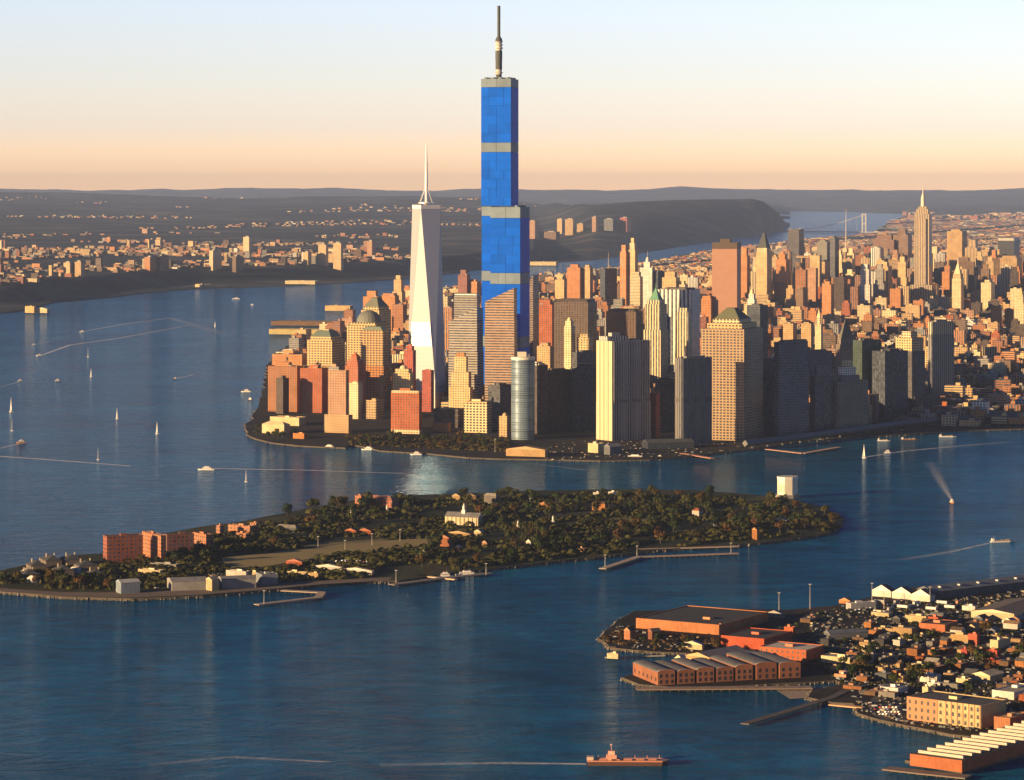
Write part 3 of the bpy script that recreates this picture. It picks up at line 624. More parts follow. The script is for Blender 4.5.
T('office_tower', SK, 'black slab hard behind the cream grid tower', None, 747, 760, 768, 306, 396, 50, 'ribbon', 'navy', ('pent', .5, 4))
T('office_tower', SK, 'dark striped slab between the cream grid tower and the stepped glass slab', None, 758, 762, 776, 360, 432, 25, 'piers', 'dgrey', ('pent', .5, 4))
T('glass_slab', SK, 'dark blue glass slab with one lit sloping edge', 'the dark blue glass slab', 774, 779, 808, 343, 438, 22, 'ribbon', (.1, .12, .16), ('tier', 340.5, .8, 'navy', .1, .1), ('podium', 366, 1.05))
T('office_tower', SK, 'dark block with a flat white-edged roof beside the dark blue glass slab', None, 810, 815, 841, 377, 435, 24, 'piers', 'navy', ('tier', 366, .5, 'slate', -.1, .1), roof='cream')
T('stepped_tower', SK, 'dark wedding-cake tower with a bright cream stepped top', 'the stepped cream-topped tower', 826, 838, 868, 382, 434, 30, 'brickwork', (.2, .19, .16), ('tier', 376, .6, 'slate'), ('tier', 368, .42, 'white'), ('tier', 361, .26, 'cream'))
T('copper_roof_tower', SK, 'dark tower with a tall curved pointed roof and one lit edge', 'the pointed dark tower', 836, 840, 856, 345, 405, 30, 'brickwork', (.22, .17, .13), ('tier', 338, .86), ('pyr', 320, (.12, .12, .1), .9, .15))
T('glass_tower_block', SK, 'dark green glass tower right of the pointed dark tower', None, 853, 862, 881, 341, 420, 30, 'dark_grid', (.06, .09, .06), ('pent', .5, 4))
T('office_tower', SK, 'broad black slab in full shade next to the dark green glass tower', None, 872, 885, 908, 352, 421, 35, 'piers', 'navy', ('pent', .5, 5))
T('office_tower', SK, 'shaded black block with a sunlit tan crown left of the tall lit-edge slab', None, 894, 912, 925, 352, 416, 45, 'punched', (.1, .09, .09), ('tier', 338, .9, 'sand'), ('tier', 332, .5, 'cream'))  # shaft tint holds the shade, crown tints the sunlight
T('residential_slab', 'apartment block', 'tall slab tower with one white edge, sunlit cream top and shaded grey front', 'the tall lit-edge slab', 928, 932, 954, 335, 402, 18, 'piers', (.3, .28, .26), ('tier', 322, .97, 'cream'), ('pent', .5, 4))  # shaft tinted grey for the cast shadow, top tier cream for sun
T('low_block', 'building', 'dark low block along the river road near the tall lit-edge slab', None, 900, 915, 940, 397, 416, 40, 'punched', 'dgrey')
T('office_block', 'building', 'dark mid-rise block behind the stepped cream-topped tower', None, 804, 812, 832, 352, 400, 30, 'punched', 'slate', ('pent', .5, 4))
T('apartment_tower', 'apartment block', 'first of two matching tan towers behind the dark blue glass slab', None, 783, 793, 797, 324, 372, 66, 'brickwork', 'tan', ('pent', .5, 4))
T('apartment_tower', 'apartment block', 'second of two matching tan towers behind the dark blue glass slab', None, 801, 811, 814, 324, 372, 66, 'brickwork', 'tan', ('pent', .5, 4))
T('stone_tower', SK, 'thin cream tower with a needle top beside the two matching tan towers', None, 815, 821, 823, 325, 378, 66, 'brickwork', 'cream', ('tier', 317, .6), ('pyr', 310, 'cream', .9, .1))
T('municipal_tower', SK, 'white tiered civic tower topped by a thin spire', 'the white tiered civic tower', 744, 756, 760, 305, 376, 66, 'brickwork', 'cream', ('tier', 299, .6, 'white'), ('tier', 294, .4, 'white'), ('dome', 289, 'cream', .9), ('spire', 266, 'grey', 1))
# --- mid distance
T('office_slab', SK, 'tall blank pinkish brown slab with a small box on top', 'the blank pinkish slab', 712, 737, 741, 244, 345, 76, 'smooth', (.36, .19, .125), ('band', 249, 242.6, 'dbrown'), ('pent', .4, 14, 'dbrown'))
T('office_tower', SK, 'cream tower with a tall dark pointed roof', 'the dark pointed-roof tower', 756, 767, 772, 252, 318, 68, 'brickwork', 'sand', ('tier', 248, .85, 'cream'), ('pyr', 233, (.06, .07, .07), .95, .2))
T('office_tower', SK, 'orange tower next to the blank pinkish slab', None, 741, 747, 750, 256, 312, 66, 'brickwork', 'orange', ('tier', 248, .6))
T('office_tower', SK, 'black square tower on the skyline beyond the dark pointed-roof tower', None, 788, 799, 804, 229.5, 296, 66, 'ribbon', (.08, .075, .08))
T('office_tower', SK, 'orange stepped tower right of the dark pointed-roof tower', None, 776, 786, 790, 260, 312, 66, 'brickwork', 'orange', ('tier', 254, .6), ('pent', .4, 8))
T('office_tower', SK, 'black glass cube topped block between two tan towers below the skyline', None, 795, 811, 815, 258, 300, 68, 'ribbon', (.06, .06, .075), ('tier', 256, .9, 'tan'))
T('office_tower', SK, 'wide tan block right of the black glass cube topped block', None, 811, 825, 829, 262, 304, 68, 'punched', 'tan', ('tier', 260, .8, 'dgrey'))
T('office_tower', SK, 'tall dark slab with a stepped side behind the wide tan block', None, 817, 827, 831, 242, 298, 60, 'ribbon', (.16, .15, .11), ('pent', .5, 8))
T('office_tower', SK, 'tall thin black tower beside the wide tan block', None, 830, 835, 839, 238, 300, 60, 'ribbon', 'navy', ('pent', .5, 8))
T('brick_tower', 'apartment block', 'slim brown brick tower standing alone among low roofs', None, 796, 803, 808, 289, 326, 62, 'brickwork', 'brown', ('pent', .5, 5))
T('brick_tower', 'apartment block', 'slim orange twin-stepped tower standing alone among low roofs', None, 822, 831, 834, 285, 324, 62, 'brickwork', 'orange', ('tier', 281.5, .5))
T('office_tower', SK, 'white slab with one dark stripe left of the tall spired skyscraper', None, 871, 880, 884, 248, 296, 70, 'piers_wide', 'white', ('pent', .5, 5))
T('office_tower', SK, 'black and white striped tower in front of the white slab', None, 867, 876, 881, 272, 311, 70, 'piers_wide', (.6, .56, .5), ('tier', 270, .9, 'dgrey'))
T('office_tower', SK, 'orange tower beside the black and white striped tower', None, 880, 888, 892, 267, 312, 68, 'brickwork', 'sand', ('tier', 262, .5))
T('office_block', SK, 'wide brown block on the skyline left of the tall spired skyscraper', None, 873, 894, 898, 240, 285, 72, 'ribbon', (.3, .16, .1), ('tier', 235, .7), ('pent', .3, 12))
T('office_block', SK, 'brown block touching the tall spired skyscraper', None, 893, 908, 912, 235, 285, 72, 'punched', (.26, .16, .11), ('tier', 229, .5))
T('office_tower', SK, 'broad tan slab right of the tall spired skyscraper', 'the broad tan slab', 947, 962, 967, 231.5, 292, 72, 'brickwork', 'tan', ('tier', 229.5, .6))
T('office_tower', SK, 'tan tower stepping down beside the broad tan slab', None, 965, 977, 981, 248, 296, 70, 'piers', 'sand', ('tier', 240, .6))
T('office_tower', SK, 'cream slim tower close behind the tall spired skyscraper', None, 930, 937, 940, 247, 294, 70, 'brickwork', 'cream')
T('office_tower', SK, 'black fronted block framed in white near the frame edge', None, 998, 1014, 1020, 241, 288, 74, 'dark_grid', 'dgrey', ('tier', 238, 1.0, 'white'))
T('office_block', SK, 'square tan block below the black and white framed one', None, 1000, 1017, 1022, 258, 300, 72, 'punched', 'tan', ('tier', 256, .8))
T('office_tower', SK, 'orange tower left of the square tan block', None, 990, 996, 999, 256, 298, 68, 'brickwork', 'orange', ('tier', 250, .6))
T('clock_tower', SK, 'white campanile tower with a pointed roof', 'the white campanile', 952, 961, 964, 279, 318, 70, 'brickwork', 'cream', ('tier', 274, .85, 'sand'), ('pyr', 263, 'cream', .8, .15), ('spire', 257, 'white', 2))
T('office_block', SK, 'dark brown block behind the white campanile', None, 958, 978, 984, 267, 306, 72, 'ribbon', (.17, .1, .07), ('pent', .6, 5))
T('office_tower', SK, 'orange stepped tower left of the white campanile', None, 942, 951, 954, 272, 314, 68, 'brickwork', 'orange', ('tier', 266, .6))
T('office_tower', SK, 'white tower with a pointed gold top at the frame edge', None, 1014, 1024, 1028, 304, 340, 70, 'brickwork', 'cream', ('tier', 297, .7), ('pyr', 288, 'sand', .9, .1))
T('office_block', 'building', 'cream block in front of the dark brown block near the campanile', None, 981, 991, 995, 283, 318, 70, 'brickwork', 'cream', ('tier', 280, .5))
# --- behind the striped slab, towards the river
T('apartment_tower', 'apartment block', 'broad tan river tower of a trio seen just right of the blue tower', None, 567, 580, 583, 268, 312, 68, 'brickwork', 'orange', ('tier', 264.5, .6))
T('apartment_tower', 'apartment block', 'slim tan river tower of a trio seen just right of the blue tower', None, 583, 590, 593, 268, 312, 60, 'brickwork', 'tan', ('tier', 265, .6))
T('apartment_tower', 'apartment block', 'lowest cream river tower of a trio seen just right of the blue tower', None, 555, 564, 567, 280, 314, 68, 'brickwork', 'sand', ('tier', 276, .5))
T('office_tower', SK, 'plain black slab by the river between low orange roofs', 'the plain black river slab', 600, 605, 617, 269, 316, 25, 'ribbon', (.05, .06, .09), ('spire', 252, 'grey', 2))
T('brick_tower', SK, 'taller of two thin orange towers standing close together', None, 628, 635, 638, 250, 316, 62, 'brickwork', 'sand', ('tier', 243, .7, 'cream'), ('tier', 238, .4))
T('brick_tower', SK, 'shorter of two thin orange towers standing close together', None, 620, 626, 629, 252, 316, 60, 'brickwork', 'orange', ('tier', 245, .7))
T('stone_tower', SK, 'white church-like tower with a small cupola', None, 640, 652, 655, 268, 318, 68, 'brickwork', 'white', ('tier', 262, .5), ('dome', 257, 'white', .8), ('spire', 250, 'grey', 1))
T('office_block', SK, 'tan striped block in front of the two thin orange towers', None, 630, 640, 643, 277, 322, 66, 'ribbon', 'cream', ('tier', 272, .7))
T('office_tower', SK, 'dark blue slab right of the white church-like tower', None, 653, 658, 667, 272, 318, 35, 'ribbon', 'navy', ('pent', .6, 5))
T('office_block', SK, 'broad yellow stepped block behind the white striped slab', None, 662, 676, 680, 278, 322, 70, 'brickwork', 'sand', ('tier', 272, .7))
T('office_block', 'building', 'cream block with setbacks beside the broad yellow stepped block', None, 677, 685, 688, 285, 322, 70, 'brickwork', 'cream', ('tier', 281, .6))
T('office_block', 'building', 'small orange block beside the blank pinkish slab', None, 701, 711, 714, 299, 345, 70, 'brickwork', 'orange', ('tier', 296, .8))
T('office_block', 'building', 'orange block with dark openings between the blue tower and the brown grid slab', None, 535, 552, 556, 305, 372, 70, 'brickwork', 'rust', ('tier', 300, .7))
T('office_block', 'building', 'tan block with a cream roof right of the round glass tower', None, 537, 550, 554, 347, 405, 60, 'brickwork', 'tan', ('tier', 343, .6))

def spired_tower():
    """setback skyscraper with a mast"""
    cx, cy, w, d, al, D = frame(908, 933, 938, 316, 72)
    t = empty('spired_skyscraper', (cx, cy, 2.5), al, 'tall golden setback skyscraper with a long needle mast rising to the horizon', SK)
    REFS.append((921, 260, 'the tall spired skyscraper'))
    z = lambda y: ZT(y, D)-2.5; s = D/F; tint = (.56, .42, .26)
    ZB.append((cx, cy, w, d, z(214), al, t))
    def tier(nm, ww, dd, a, b, ti=tint, mat='piers'):
        m = MB(); m.box(0, 0, a, ww, dd, b-a, tint=ti, rt=ROOFT); m.build(nm, [mat, 'roofing'], t)
    dd = 17*s
    tier('podium', w, 26*s, 0, z(296)); tier('lower_tier', w*.85, 22*s, z(296)+.01, z(285))
    tier('shaft', w*.6, 15*s, z(285)+.01, z(214)); m = MB(); m.box(0, 0, z(285)+.3, w*.7, 10*s, z(219)-z(285), tint=shade(tint, 1.1), rt=ROOFT); m.build('centre_bay', ['piers', 'roofing'], t)
    tier('crown_tier', w*.45, 12*s, z(214)+.01, z(209), shade(tint, 1.1)); tier('crown_tier', w*.33, 8*s, z(209)+.01, z(206.5), shade(tint, 1.1))
    m = MB(); m.lathe(0, 0, [(4.6*s/2, z(206.5)), (4*s/2, z(198)), (2.6*s/2, z(194.5))], 12, (.6, .55, .45)); m.build('mooring_mast', 'smooth', t)
    m = MB(); m.lathe(0, 0, [(1.3*s/2, z(194.5)), (.9*s/2, z(189)), (.3, z(183))], 8, (.6, .55, .48)); m.build('antenna', 'smooth', t)
spired_tower()
def round_tower():
    D = dist(440); cx, cy = (523-CX)*D/F, D+22; s = D/F
    t = empty('round_glass_tower', (cx, cy, 2.5), 0, 'round-fronted pale glass tower with one vertical glint at the park edge', SK); REFS.append((523, 400, 'the round glass tower'))
    z = lambda y: ZT(y, D)-2.5
    ZB.append((cx, cy, 42, 40, z(358), 0, t))
    P = [(21*cos(a), 20*sin(a)) for a in [pi+pi*i/24 for i in range(25)]]+[(21, 16), (-21, 16)]
    m = MB(); m.prism(P, 0, z(360), (.32, .42, .5), (.3, .28, .25), mat=0, rmat=1); m.build('curved_shaft', ['round_glass', 'roofing'], t)
    m = MB(); m.prism([(x*1.03, y*1.03) for x, y in P], z(360)+.01, z(357.5), (.7, .66, .58), (.5, .45, .4)); m.build('parapet', ['smooth', 'roofing'], t)
    m = MB(); m.box(-2, 4, z(357.5), 16, 14, 9, tint=(.6, .55, .45)); m.box(9, 4, z(357.5), 5, 8, 5, tint=(.6, .55, .45)); m.build('penthouse', ['smooth', 'roofing'], t)
facade('round_glass', 4, 3, (.12, 1), (.25, 1), win=(.05, .07, .09), wrough=.3, var=.1, metal=.55)
round_tower()
# ------------------------------------------------------------------ the rest of the city: blocks on the street grid
def foot_hit(x, y, r):
    for (cx, cy, w, d, h, al, t) in ZB:
        dx, dy = x-cx, y-cy
        if abs(dx) > 200 or abs(dy) > 200: continue
        c, s = cos(al), sin(al); lx, ly = dx*c+dy*s, -dx*s+dy*c
        if abs(lx) < w/2+r and abs(ly) < d/2+r: return True
    return False
GA = radians(18); e1 = (sin(GA), cos(GA)); e2 = (cos(GA), -sin(GA))
GEN = []
rg = random.Random(5)
PAL = [('brick', 3), ('rust', 1.2), ('orange', 2.6), ('tan', 3), ('sand', 2.6), ('cream', 1.8), ('brown', 3.4), ('grey', 2), ('dbrown', 1.6), ('white', .6), ('pink', 1)]
PN = [p[0] for p in PAL]; PW = [p[1] for p in PAL]
def hgt_at(px, D, py):
    r = rg.random(); g = rg.expovariate(1)
    if D < 6250:
        if px < 445: return 0                                    # west tip: only the traced ones
        if px > 880: return 10+g*7
        return rg.uniform(35, 75) if px > 520 else 18+g*8
    if D < 7300:
        if px < 400: return 0 if px < 380 else 20+g*8
        if px > 960: return 9+g*6
        if px > 860: return 16+g*10
        return rg.uniform(25, 70) if r < .7 or not 540 < px < 780 else rg.uniform(40, 85)
    if D < 9300:
        if 540 < px < 830 and r < .12: return rg.uniform(55, 105)
        return 17+g*9 if r < .93 else rg.uniform(45, 75)
    if D < 10200: return 17+g*9 if r < .93 else rg.uniform(45, 90)
    mid = sstep(690, 780, px)
    if D < 15500:
        k = sstep(10000, 11200, D)*(.12+.88*mid)
        if r < .2*k: return rg.uniform(60, 60+120*k)
        if r < .27*k: return rg.uniform(110, 215)
        return 17+g*12+18*k
    return 18+g*14
def carpet():
    rows = []
    for (Da, Db, pit) in ((5500, 9500, 40), (9500, 16000, 50), (16000, 26000, 110), (26000, 44000, 260)):
        A = int(Db*1.25/pit); 
        for i in range(int(Da*.8/pit), A):
            for j in range(-int(Db*.6/pit), int(Db*.35/pit)):
                x = e1[0]*i*pit+e2[0]*j*pit; y = e1[1]*i*pit+e2[1]*j*pit
                if not (Da <= y < Db): continue
                px = CX+F*x/y
                if px < 150 or px > 1075: continue
                if i % 5 == 0 or j % 7 == 0: continue           # streets and avenues
                if rg.random() < .06: continue
                x += rg.uniform(-3, 3); y += rg.uniform(-3, 3)
                if not inside(MANP, x, y): continue
                e = 55
                if not (inside(MANP, x-e, y-e) and inside(MANP, x+e, y-e) and inside(MANP, x-e, y+e)): continue
                py = HY+F*(H-2.5)/y
                if px < 520 and py > 419: continue
                if 520 <= px < 960 and py > 426: continue
                h = hgt_at(px, y, py)
                if h < 6: continue
                f = 1 if pit < 100 else 1.4
                w = pit*rg.uniform(.62, .95); d = pit*rg.uniform(.62, .95)
                if h > 90: w = min(w, 38); d = min(d, 38)
                h = min(h, 235, max(9, H-((268 if px < 735 else 247)+rg.uniform(-1, 9)-HY)*y/F))
                if foot_hit(x, y, 16): continue
                GEN.append([x, y, w, d, h, radians(72)+rg.choice((0, 0, 0, rg.uniform(-.12, .12))), rg.choices(PN, PW)[0], rg.random()])
carpet()
GEN.sort(key=lambda g: g[1])
# which blocks show largest: a small painter's test, nearest first
buf = np.zeros((480, 1024), bool); vis = []
def rect(x, y, w, d, h, rot):
    hw = (abs(w*cos(rot))+abs(d*sin(rot)))/2
    a, t = PX(x-hw, y, h); b, bt = PX(x+hw, y, 0)
    return max(0, int(a)), min(1024, int(b)+1), max(0, int(t)), min(480, int(bt))
items = sorted([(z[1], 'h', z) for z in ZB]+[(g[1], 'g', g) for g in GEN], key=lambda q: q[0])
for y, k, q in items:
    a, b, t, bt = rect(*q[:6])
    if b <= a or bt <= t:
        if k == 'g': q.append(0)
        continue
    sub = buf[t:bt, a:b]; n = int((~sub).sum()); sub[:] = True
    if k == 'g': q.append(n)
NIND = 150
GEN.sort(key=lambda g: -(g[8] if len(g) > 8 else 0))
ind, rest = GEN[:NIND], GEN[NIND:]
def gen_shape(mb, g, x=0, y=0, rot=0, tank=True):
    X, Y, w, d, h, ro, cn, r = g[:8]; ti = C[cn]; rt = (.17+.15*r, .15+.13*r, .13+.12*r)
    f = .85+.3*((r*7) % 1); ti = tuple(min(.8, k*f) for k in ti)
    mi = 0 if r < .45 else 2 if r < .65 else 3 if r < .8 else 4
    if h > 55 and r < .45:
        mb.box(x, y, 0, w, d, h*.55, rot, ti, rt, mi, 1); mb.box(x, y, h*.55, w*.78, d*.78, h*.33, rot, ti, rt, mi, 1); mb.box(x, y, h*.88, w*.5, d*.5, h*.12, rot, ti, rt, mi, 1)
    else:
        mb.box(x, y, 0, w, d, h, rot, ti, rt, mi, 1)
        c, s = cos(rot), sin(rot); ox, oy = w*(r-.5)*.5, d*((r*3) % 1-.5)*.5
        mb.box(x+ox*c-oy*s, y+ox*s+oy*c, h, w*.28, d*.25, 3+5*((r*11) % 1), rot, tuple(k*.9 for k in ti), rt, 1, 1)
GM = ['brickwork', 'roofing', 'punched', 'ribbon', 'piers']
HUE = dict(brick='red brick', rust='rusty red', orange='orange', tan='tan', sand='yellowish', cream='cream', brown='brown', grey='grey', dbrown='dark brown', white='white', pink='pinkish', slate='slate')
ORD = ['', 'second ', 'third ', 'fourth ', 'fifth ', 'sixth ', 'seventh ', 'eighth ', 'ninth ', 'tenth ', 'eleventh ', 'twelfth ']
lab = {}
for g in ind:
    px, py = PX(g[0], g[1], g[4]*.6)
    best = min(REFS, key=lambda r_: hypot(r_[0]-px, (r_[1]-py)*1.3))
    rel = 'behind' if py < best[1]-6 and abs(px-best[0]) < 22 else ('just left of' if px < best[0]-6 else 'just right of' if px > best[0]+6 else 'close to')
    kind = 'tower' if g[4] > 90 else 'mid-rise block' if g[4] > 40 else 'low block'
    g.append((HUE[g[6]], kind, rel, best[2])); lab.setdefault(g[9], []).append(g)
for key, gs in lab.items():
    gs.sort(key=lambda g: -PX(g[0], g[1], g[4])[1])
    for i, g in enumerate(gs):
        hue, kind, rel, ref = key
        g.append(f'{hue} {kind} {rel} {ref}' if len(gs) == 1 else f'{ORD[min(i, 11)]}{hue} {kind} {rel} {ref}, counting from the water'.replace('  ', ' ') if i else f'{hue} {kind} {rel} {ref}, first one from the water')
for g in ind:
    t = empty('city_block' if g[4] < 90 else 'city_tower', (g[0], g[1], 2.5), g[5], g[10], 'building' if g[4] < 90 else SK, 'buildings filling the streets between the named towers')
    r = g[7]; h, w, d = g[4], g[2], g[3]; ti = tuple(min(.8, k*(.85+.3*((r*7) % 1))) for k in C[g[6]]); rt = (.17+.15*r, .15+.13*r, .13+.12*r)
    mat = GM[0 if r < .45 else 2 if r < .65 else 3 if r < .8 else 4]
    m = MB()
    if h > 55 and (r*13) % 1 < .5:
        m.box(0, 0, 0, w, d, h*.6, tint=ti, rt=rt); m.build('lower_tier', [mat, 'roofing'], t)
        m = MB(); m.box(0, 0, h*.6+.01, w*.78, d*.78, h*.3, tint=ti, rt=rt); m.build('upper_tier', [mat, 'roofing'], t)
        m = MB(); m.box(0, 0, h*.9+.02, w*.45, d*.45, h*.1, tint=tuple(k*.85 for k in ti), rt=rt); m.build('penthouse', ['smooth', 'roofing'], t)
    else:
        m.box(0, 0, 0, w, d, h, tint=ti, rt=rt); m.build('wall', [mat, 'roofing'], t)
        m = MB(); m.box(w*(r-.5)*.5, d*((r*3) % 1-.5)*.5, h+.01, w*.28, d*.25, 3+4*r, tint=tuple(k*.9 for k in ti), rt=rt); m.build('penthouse', ['smooth', 'roofing'], t)
mb = MB()
for g in rest: gen_shape(mb, g, g[0], g[1], g[5])
tag(mb.build('city_mass', GM, loc=(0, 0, 2.5)), 'mass of small roofs and facades filling the island street grid to the far bank', None, None, 'stuff')
print('generic', len(GEN), 'individual', len(ind))

# houses on the far bank plateau
def nj_carpet():
    r = random.Random(9); mb = MB()
    for k in range(7200):
        y = r.uniform(11800, 24000); px = r.uniform(-15, 560); x = (px-CX)/F*y
        D0 = dist(interp(SH, px), 0)
        if y < D0+1250: continue
        dens = fbm(x, y, 900, 3, 7)
        py = HY+F*(H-70)/y
        if px > 400 and (dens < .25 or y > 17500): continue
        if dens < -.05 and y > 13500: continue
        if y > 19500 and dens < .25: continue
        if r.random() < sstep(18000, 24000, y)*.7: continue
        z = nj_h(px, y); s = r.uniform(14, 34); h = 7+r.expovariate(1)*6
        if r.random() < .012: h = r.uniform(35, 60)
        cn = r.choices(PN, PW)[0]; ti = C[cn]; q = r.choice((.55, .9)); ti = tuple(min(.8, c*q) for c in ti)
        mb.box(x, y, z-2, s, s*r.uniform(.6, 2), h+2, radians(r.choice((60, 66, 72))), ti, (.2+.3*r.random(),)*3, r.choice((0, 2)), 1)
    tag(mb.build('distant_town', GM), 'thousands of small sunlit houses on the far bank plateau', None, None, 'stuff')
nj_carpet()
def far_towns():
    r = random.Random(19); mb = MB()
    for k in range(9000):
        y = r.uniform(20000, 52000); px = r.uniform(-40, 700); x = (px-CX)/F*y
        if y < dist(interp(SH, px), 0)+2000 or fbm(x, y, 2600, 4, 3) < .3+.25*(px > 540): continue
        if r.random() < .3: continue
        s = r.uniform(14, 40)*(y/24000)**.4; ti = tuple(c*.6 for c in C[r.choices(PN, PW)[0]]); h = r.uniform(6, 18)
        mb.box(x, y, nj_h(px, y)-4, s*1.6, s, h+4, radians(66), tuple(min(.8, c*1.1) for c in ti), (.3,)*3, 0, 1)
    for k in range(1500):
        px = r.uniform(905, 1060); y = r.uniform(44000, 58000); x = (px-CX)/F*y
        if fbm(x, y, 2200, 3, 9) < 0: continue
        s = r.uniform(50, 110); mb.box(x, y, 0, s*1.6, s, r.uniform(15, 60), radians(66), C[r.choices(PN, PW)[0]], (.3,)*3, 0, 1)
    tag(mb.build('distant_town', GM), 'faint towns scattered over the hazy land toward the horizon', None, None, 'stuff')
far_towns()
def nj_tower(x0, xs, x1, yt, yb, tint, label, top=None, mat='punched'):
    # foot row given; find the distance where that column's ground shows at that row
    u = (xs-CX)/F; D = None
    for q in range(12000, 36000, 60):
        if q < dist(interp(SH, xs), 0)+40: continue
        if PX(u*q, q, nj_h(xs, q))[1] <= yb: D = q; break
    D = D or 20000; z = nj_h(xs, D); s = D/F
    al = radians(68); a = (xs-x0)*s/sin(al); b = max((x1-xs)*s/cos(al), 10); cx = u*D+cos(al)*b/2-sin(al)*a/2; cy = D+sin(al)*b/2+cos(al)*a/2
    t = empty('apartment_tower', (cx, cy, z-3), al, label, 'apartment block', 'towers on the far river bank'); h = (yb-yt)*s+3
    m = MB(); m.box(0, 0, 0, b, a, h, tint=C.get(tint, tint), rt=ROOFT); m.build('shaft', [mat, 'roofing'], t)
    m = MB(); m.box(0, 0, h+.01, b*.5, a*.5, 6, tint=C['grey'], rt=ROOFT); m.build('penthouse', ['smooth', 'roofing'], t)
for q in [(63, 70, 73, 263, 277, 'sand', 'twin tan slab on the far bank, the one closer to the open bay'), (74, 81, 84, 262, 277, 'tan', 'twin tan slab on the far bank, the one farther from the bay'),
          (144, 150, 156, 258, 272, 'orange', 'dark sided slab of a pair above the far cliff, orange face'), (157, 160, 167, 257, 272, 'brown', 'brown slab of a pair above the far cliff, mostly shaded'),
          (209, 213, 220, 252, 272, 'cream', 'white edged slab above the far cliff beside a shaded neighbour'), (232, 236, 242, 257, 273, 'brown', 'shaded slab beside the white edged one above the far cliff'),
          (243, 249, 252, 237, 254, 'cream', 'pale block on the far town ridge'), (303, 308, 311, 253, 266, 'sand', 'smallest of four cream towers in a row on the far bank'),
          (318, 326, 328, 246, 267, 'sand', 'broadest of four cream towers in a row on the far bank'), (333, 341, 343, 243, 270, 'sand', 'tallest of four cream towers in a row on the far bank'),
          (367, 372, 375, 241, 258, 'pink', 'pinkish last tower of four in a row on the far bank'), (528, 535, 539, 221, 239, 'pink', 'pink tower on the far cliff touching the blue tower'),
          (544, 556, 560, 232, 240, 'brown', 'low wide block on the far cliff right of the blue tower'), (557, 562, 565, 219, 234, 'sand', 'stepped tan tower on the far cliff, first of a cluster'),
          (565, 573, 576, 219, 235, 'tan', 'tallest pink slab in the far cliff cluster'), (577, 583, 586, 224, 232, 'tan', 'short slab ending the far cliff cluster'),
          (592, 596, 599, 217, 232, 'pink', 'lone slab with a dark side on the far cliff'), (604, 613, 615, 219, 231, 'slate', 'grey slab with a white roof on the far cliff'),
          (620, 627, 632, 218, 232, (.4, .12, .1), 'red slab tower on the far cliff left of the bridge'), (614, 618, 620, 222, 231, 'tan', 'tan stub tower beside the red slab on the far cliff')]:
    nj_tower(*q[:6], q[6])
# suspension bridge far up the river
def bridge():
    t = empty('suspension_bridge', (0, 0, 0), 0, 'far suspension bridge across the upper river with pale steel towers', 'bridge')
    Pt = lambda px, D: ((px-CX)/F*D, D)
    Ts = [(699, 31800), (864, 30600)]
    zt = lambda y, D: ZT(y, D)
    for px, D in Ts:
        x, y = Pt(px, D); s = D/F; m = MB(); top = zt(213.5, D)
        for o in (-1, 1): m.box(x+o*1.6*s, y, -3, 1.3*s, 14, top+3, tint=(.6, .58, .55))
        for zz in (.45, .93): m.box(x, y, top*zz, 2.2*s, 12, 10, tint=(.6, .58, .55))
        m.build('bridge_tower', ['smooth', 'smooth'], t)
    (xa, ya), (xb, yb) = Pt(*Ts[0]), Pt(*Ts[1]); hz = ZT(231.3, 31200); 
    ux, uy = (xb-xa), (yb-ya); m = MB()
    m.bar((xa-ux*.35, ya-uy*.35, hz), (xb+ux*.25, yb+uy*.25, hz), 5, (.4, .38, .36)); m.build('deck', 'smooth', t)
    for a, b in ((0, 1),):
        m = MB(); pts = []
        for i in range(25): k = i/24; top = ZT(214, 31200); sag = (2*k-1)**2; pts.append((xa+ux*k, ya+uy*k, hz+8+(top-hz-8)*sag))
        for p_, q_ in zip(pts, pts[1:]): m.bar(p_, q_, 2.2, (.5, .48, .45))
        for p_ in pts[1:-1]: m.bar((p_[0], p_[1], hz), p_, .8, (.45, .44, .42))
        m.build('main_cable', 'smooth', t)
bridge()
def mast(px, yt, yb, label):
    D = dist(yb); m = MB(); m.lathe(0, 0, [(5, 0), (3, ZT(yt, D)*.5), (1, ZT(yt, D))], 8, (.5, .45, .4)); tag(m.build('radio_mast', 'smooth', None, ((px-CX)/F*D, D, 2)), label, 'mast')
mast(846, 209, 268, 'thin pale radio mast on the skyline left of the golden spired skyscraper')
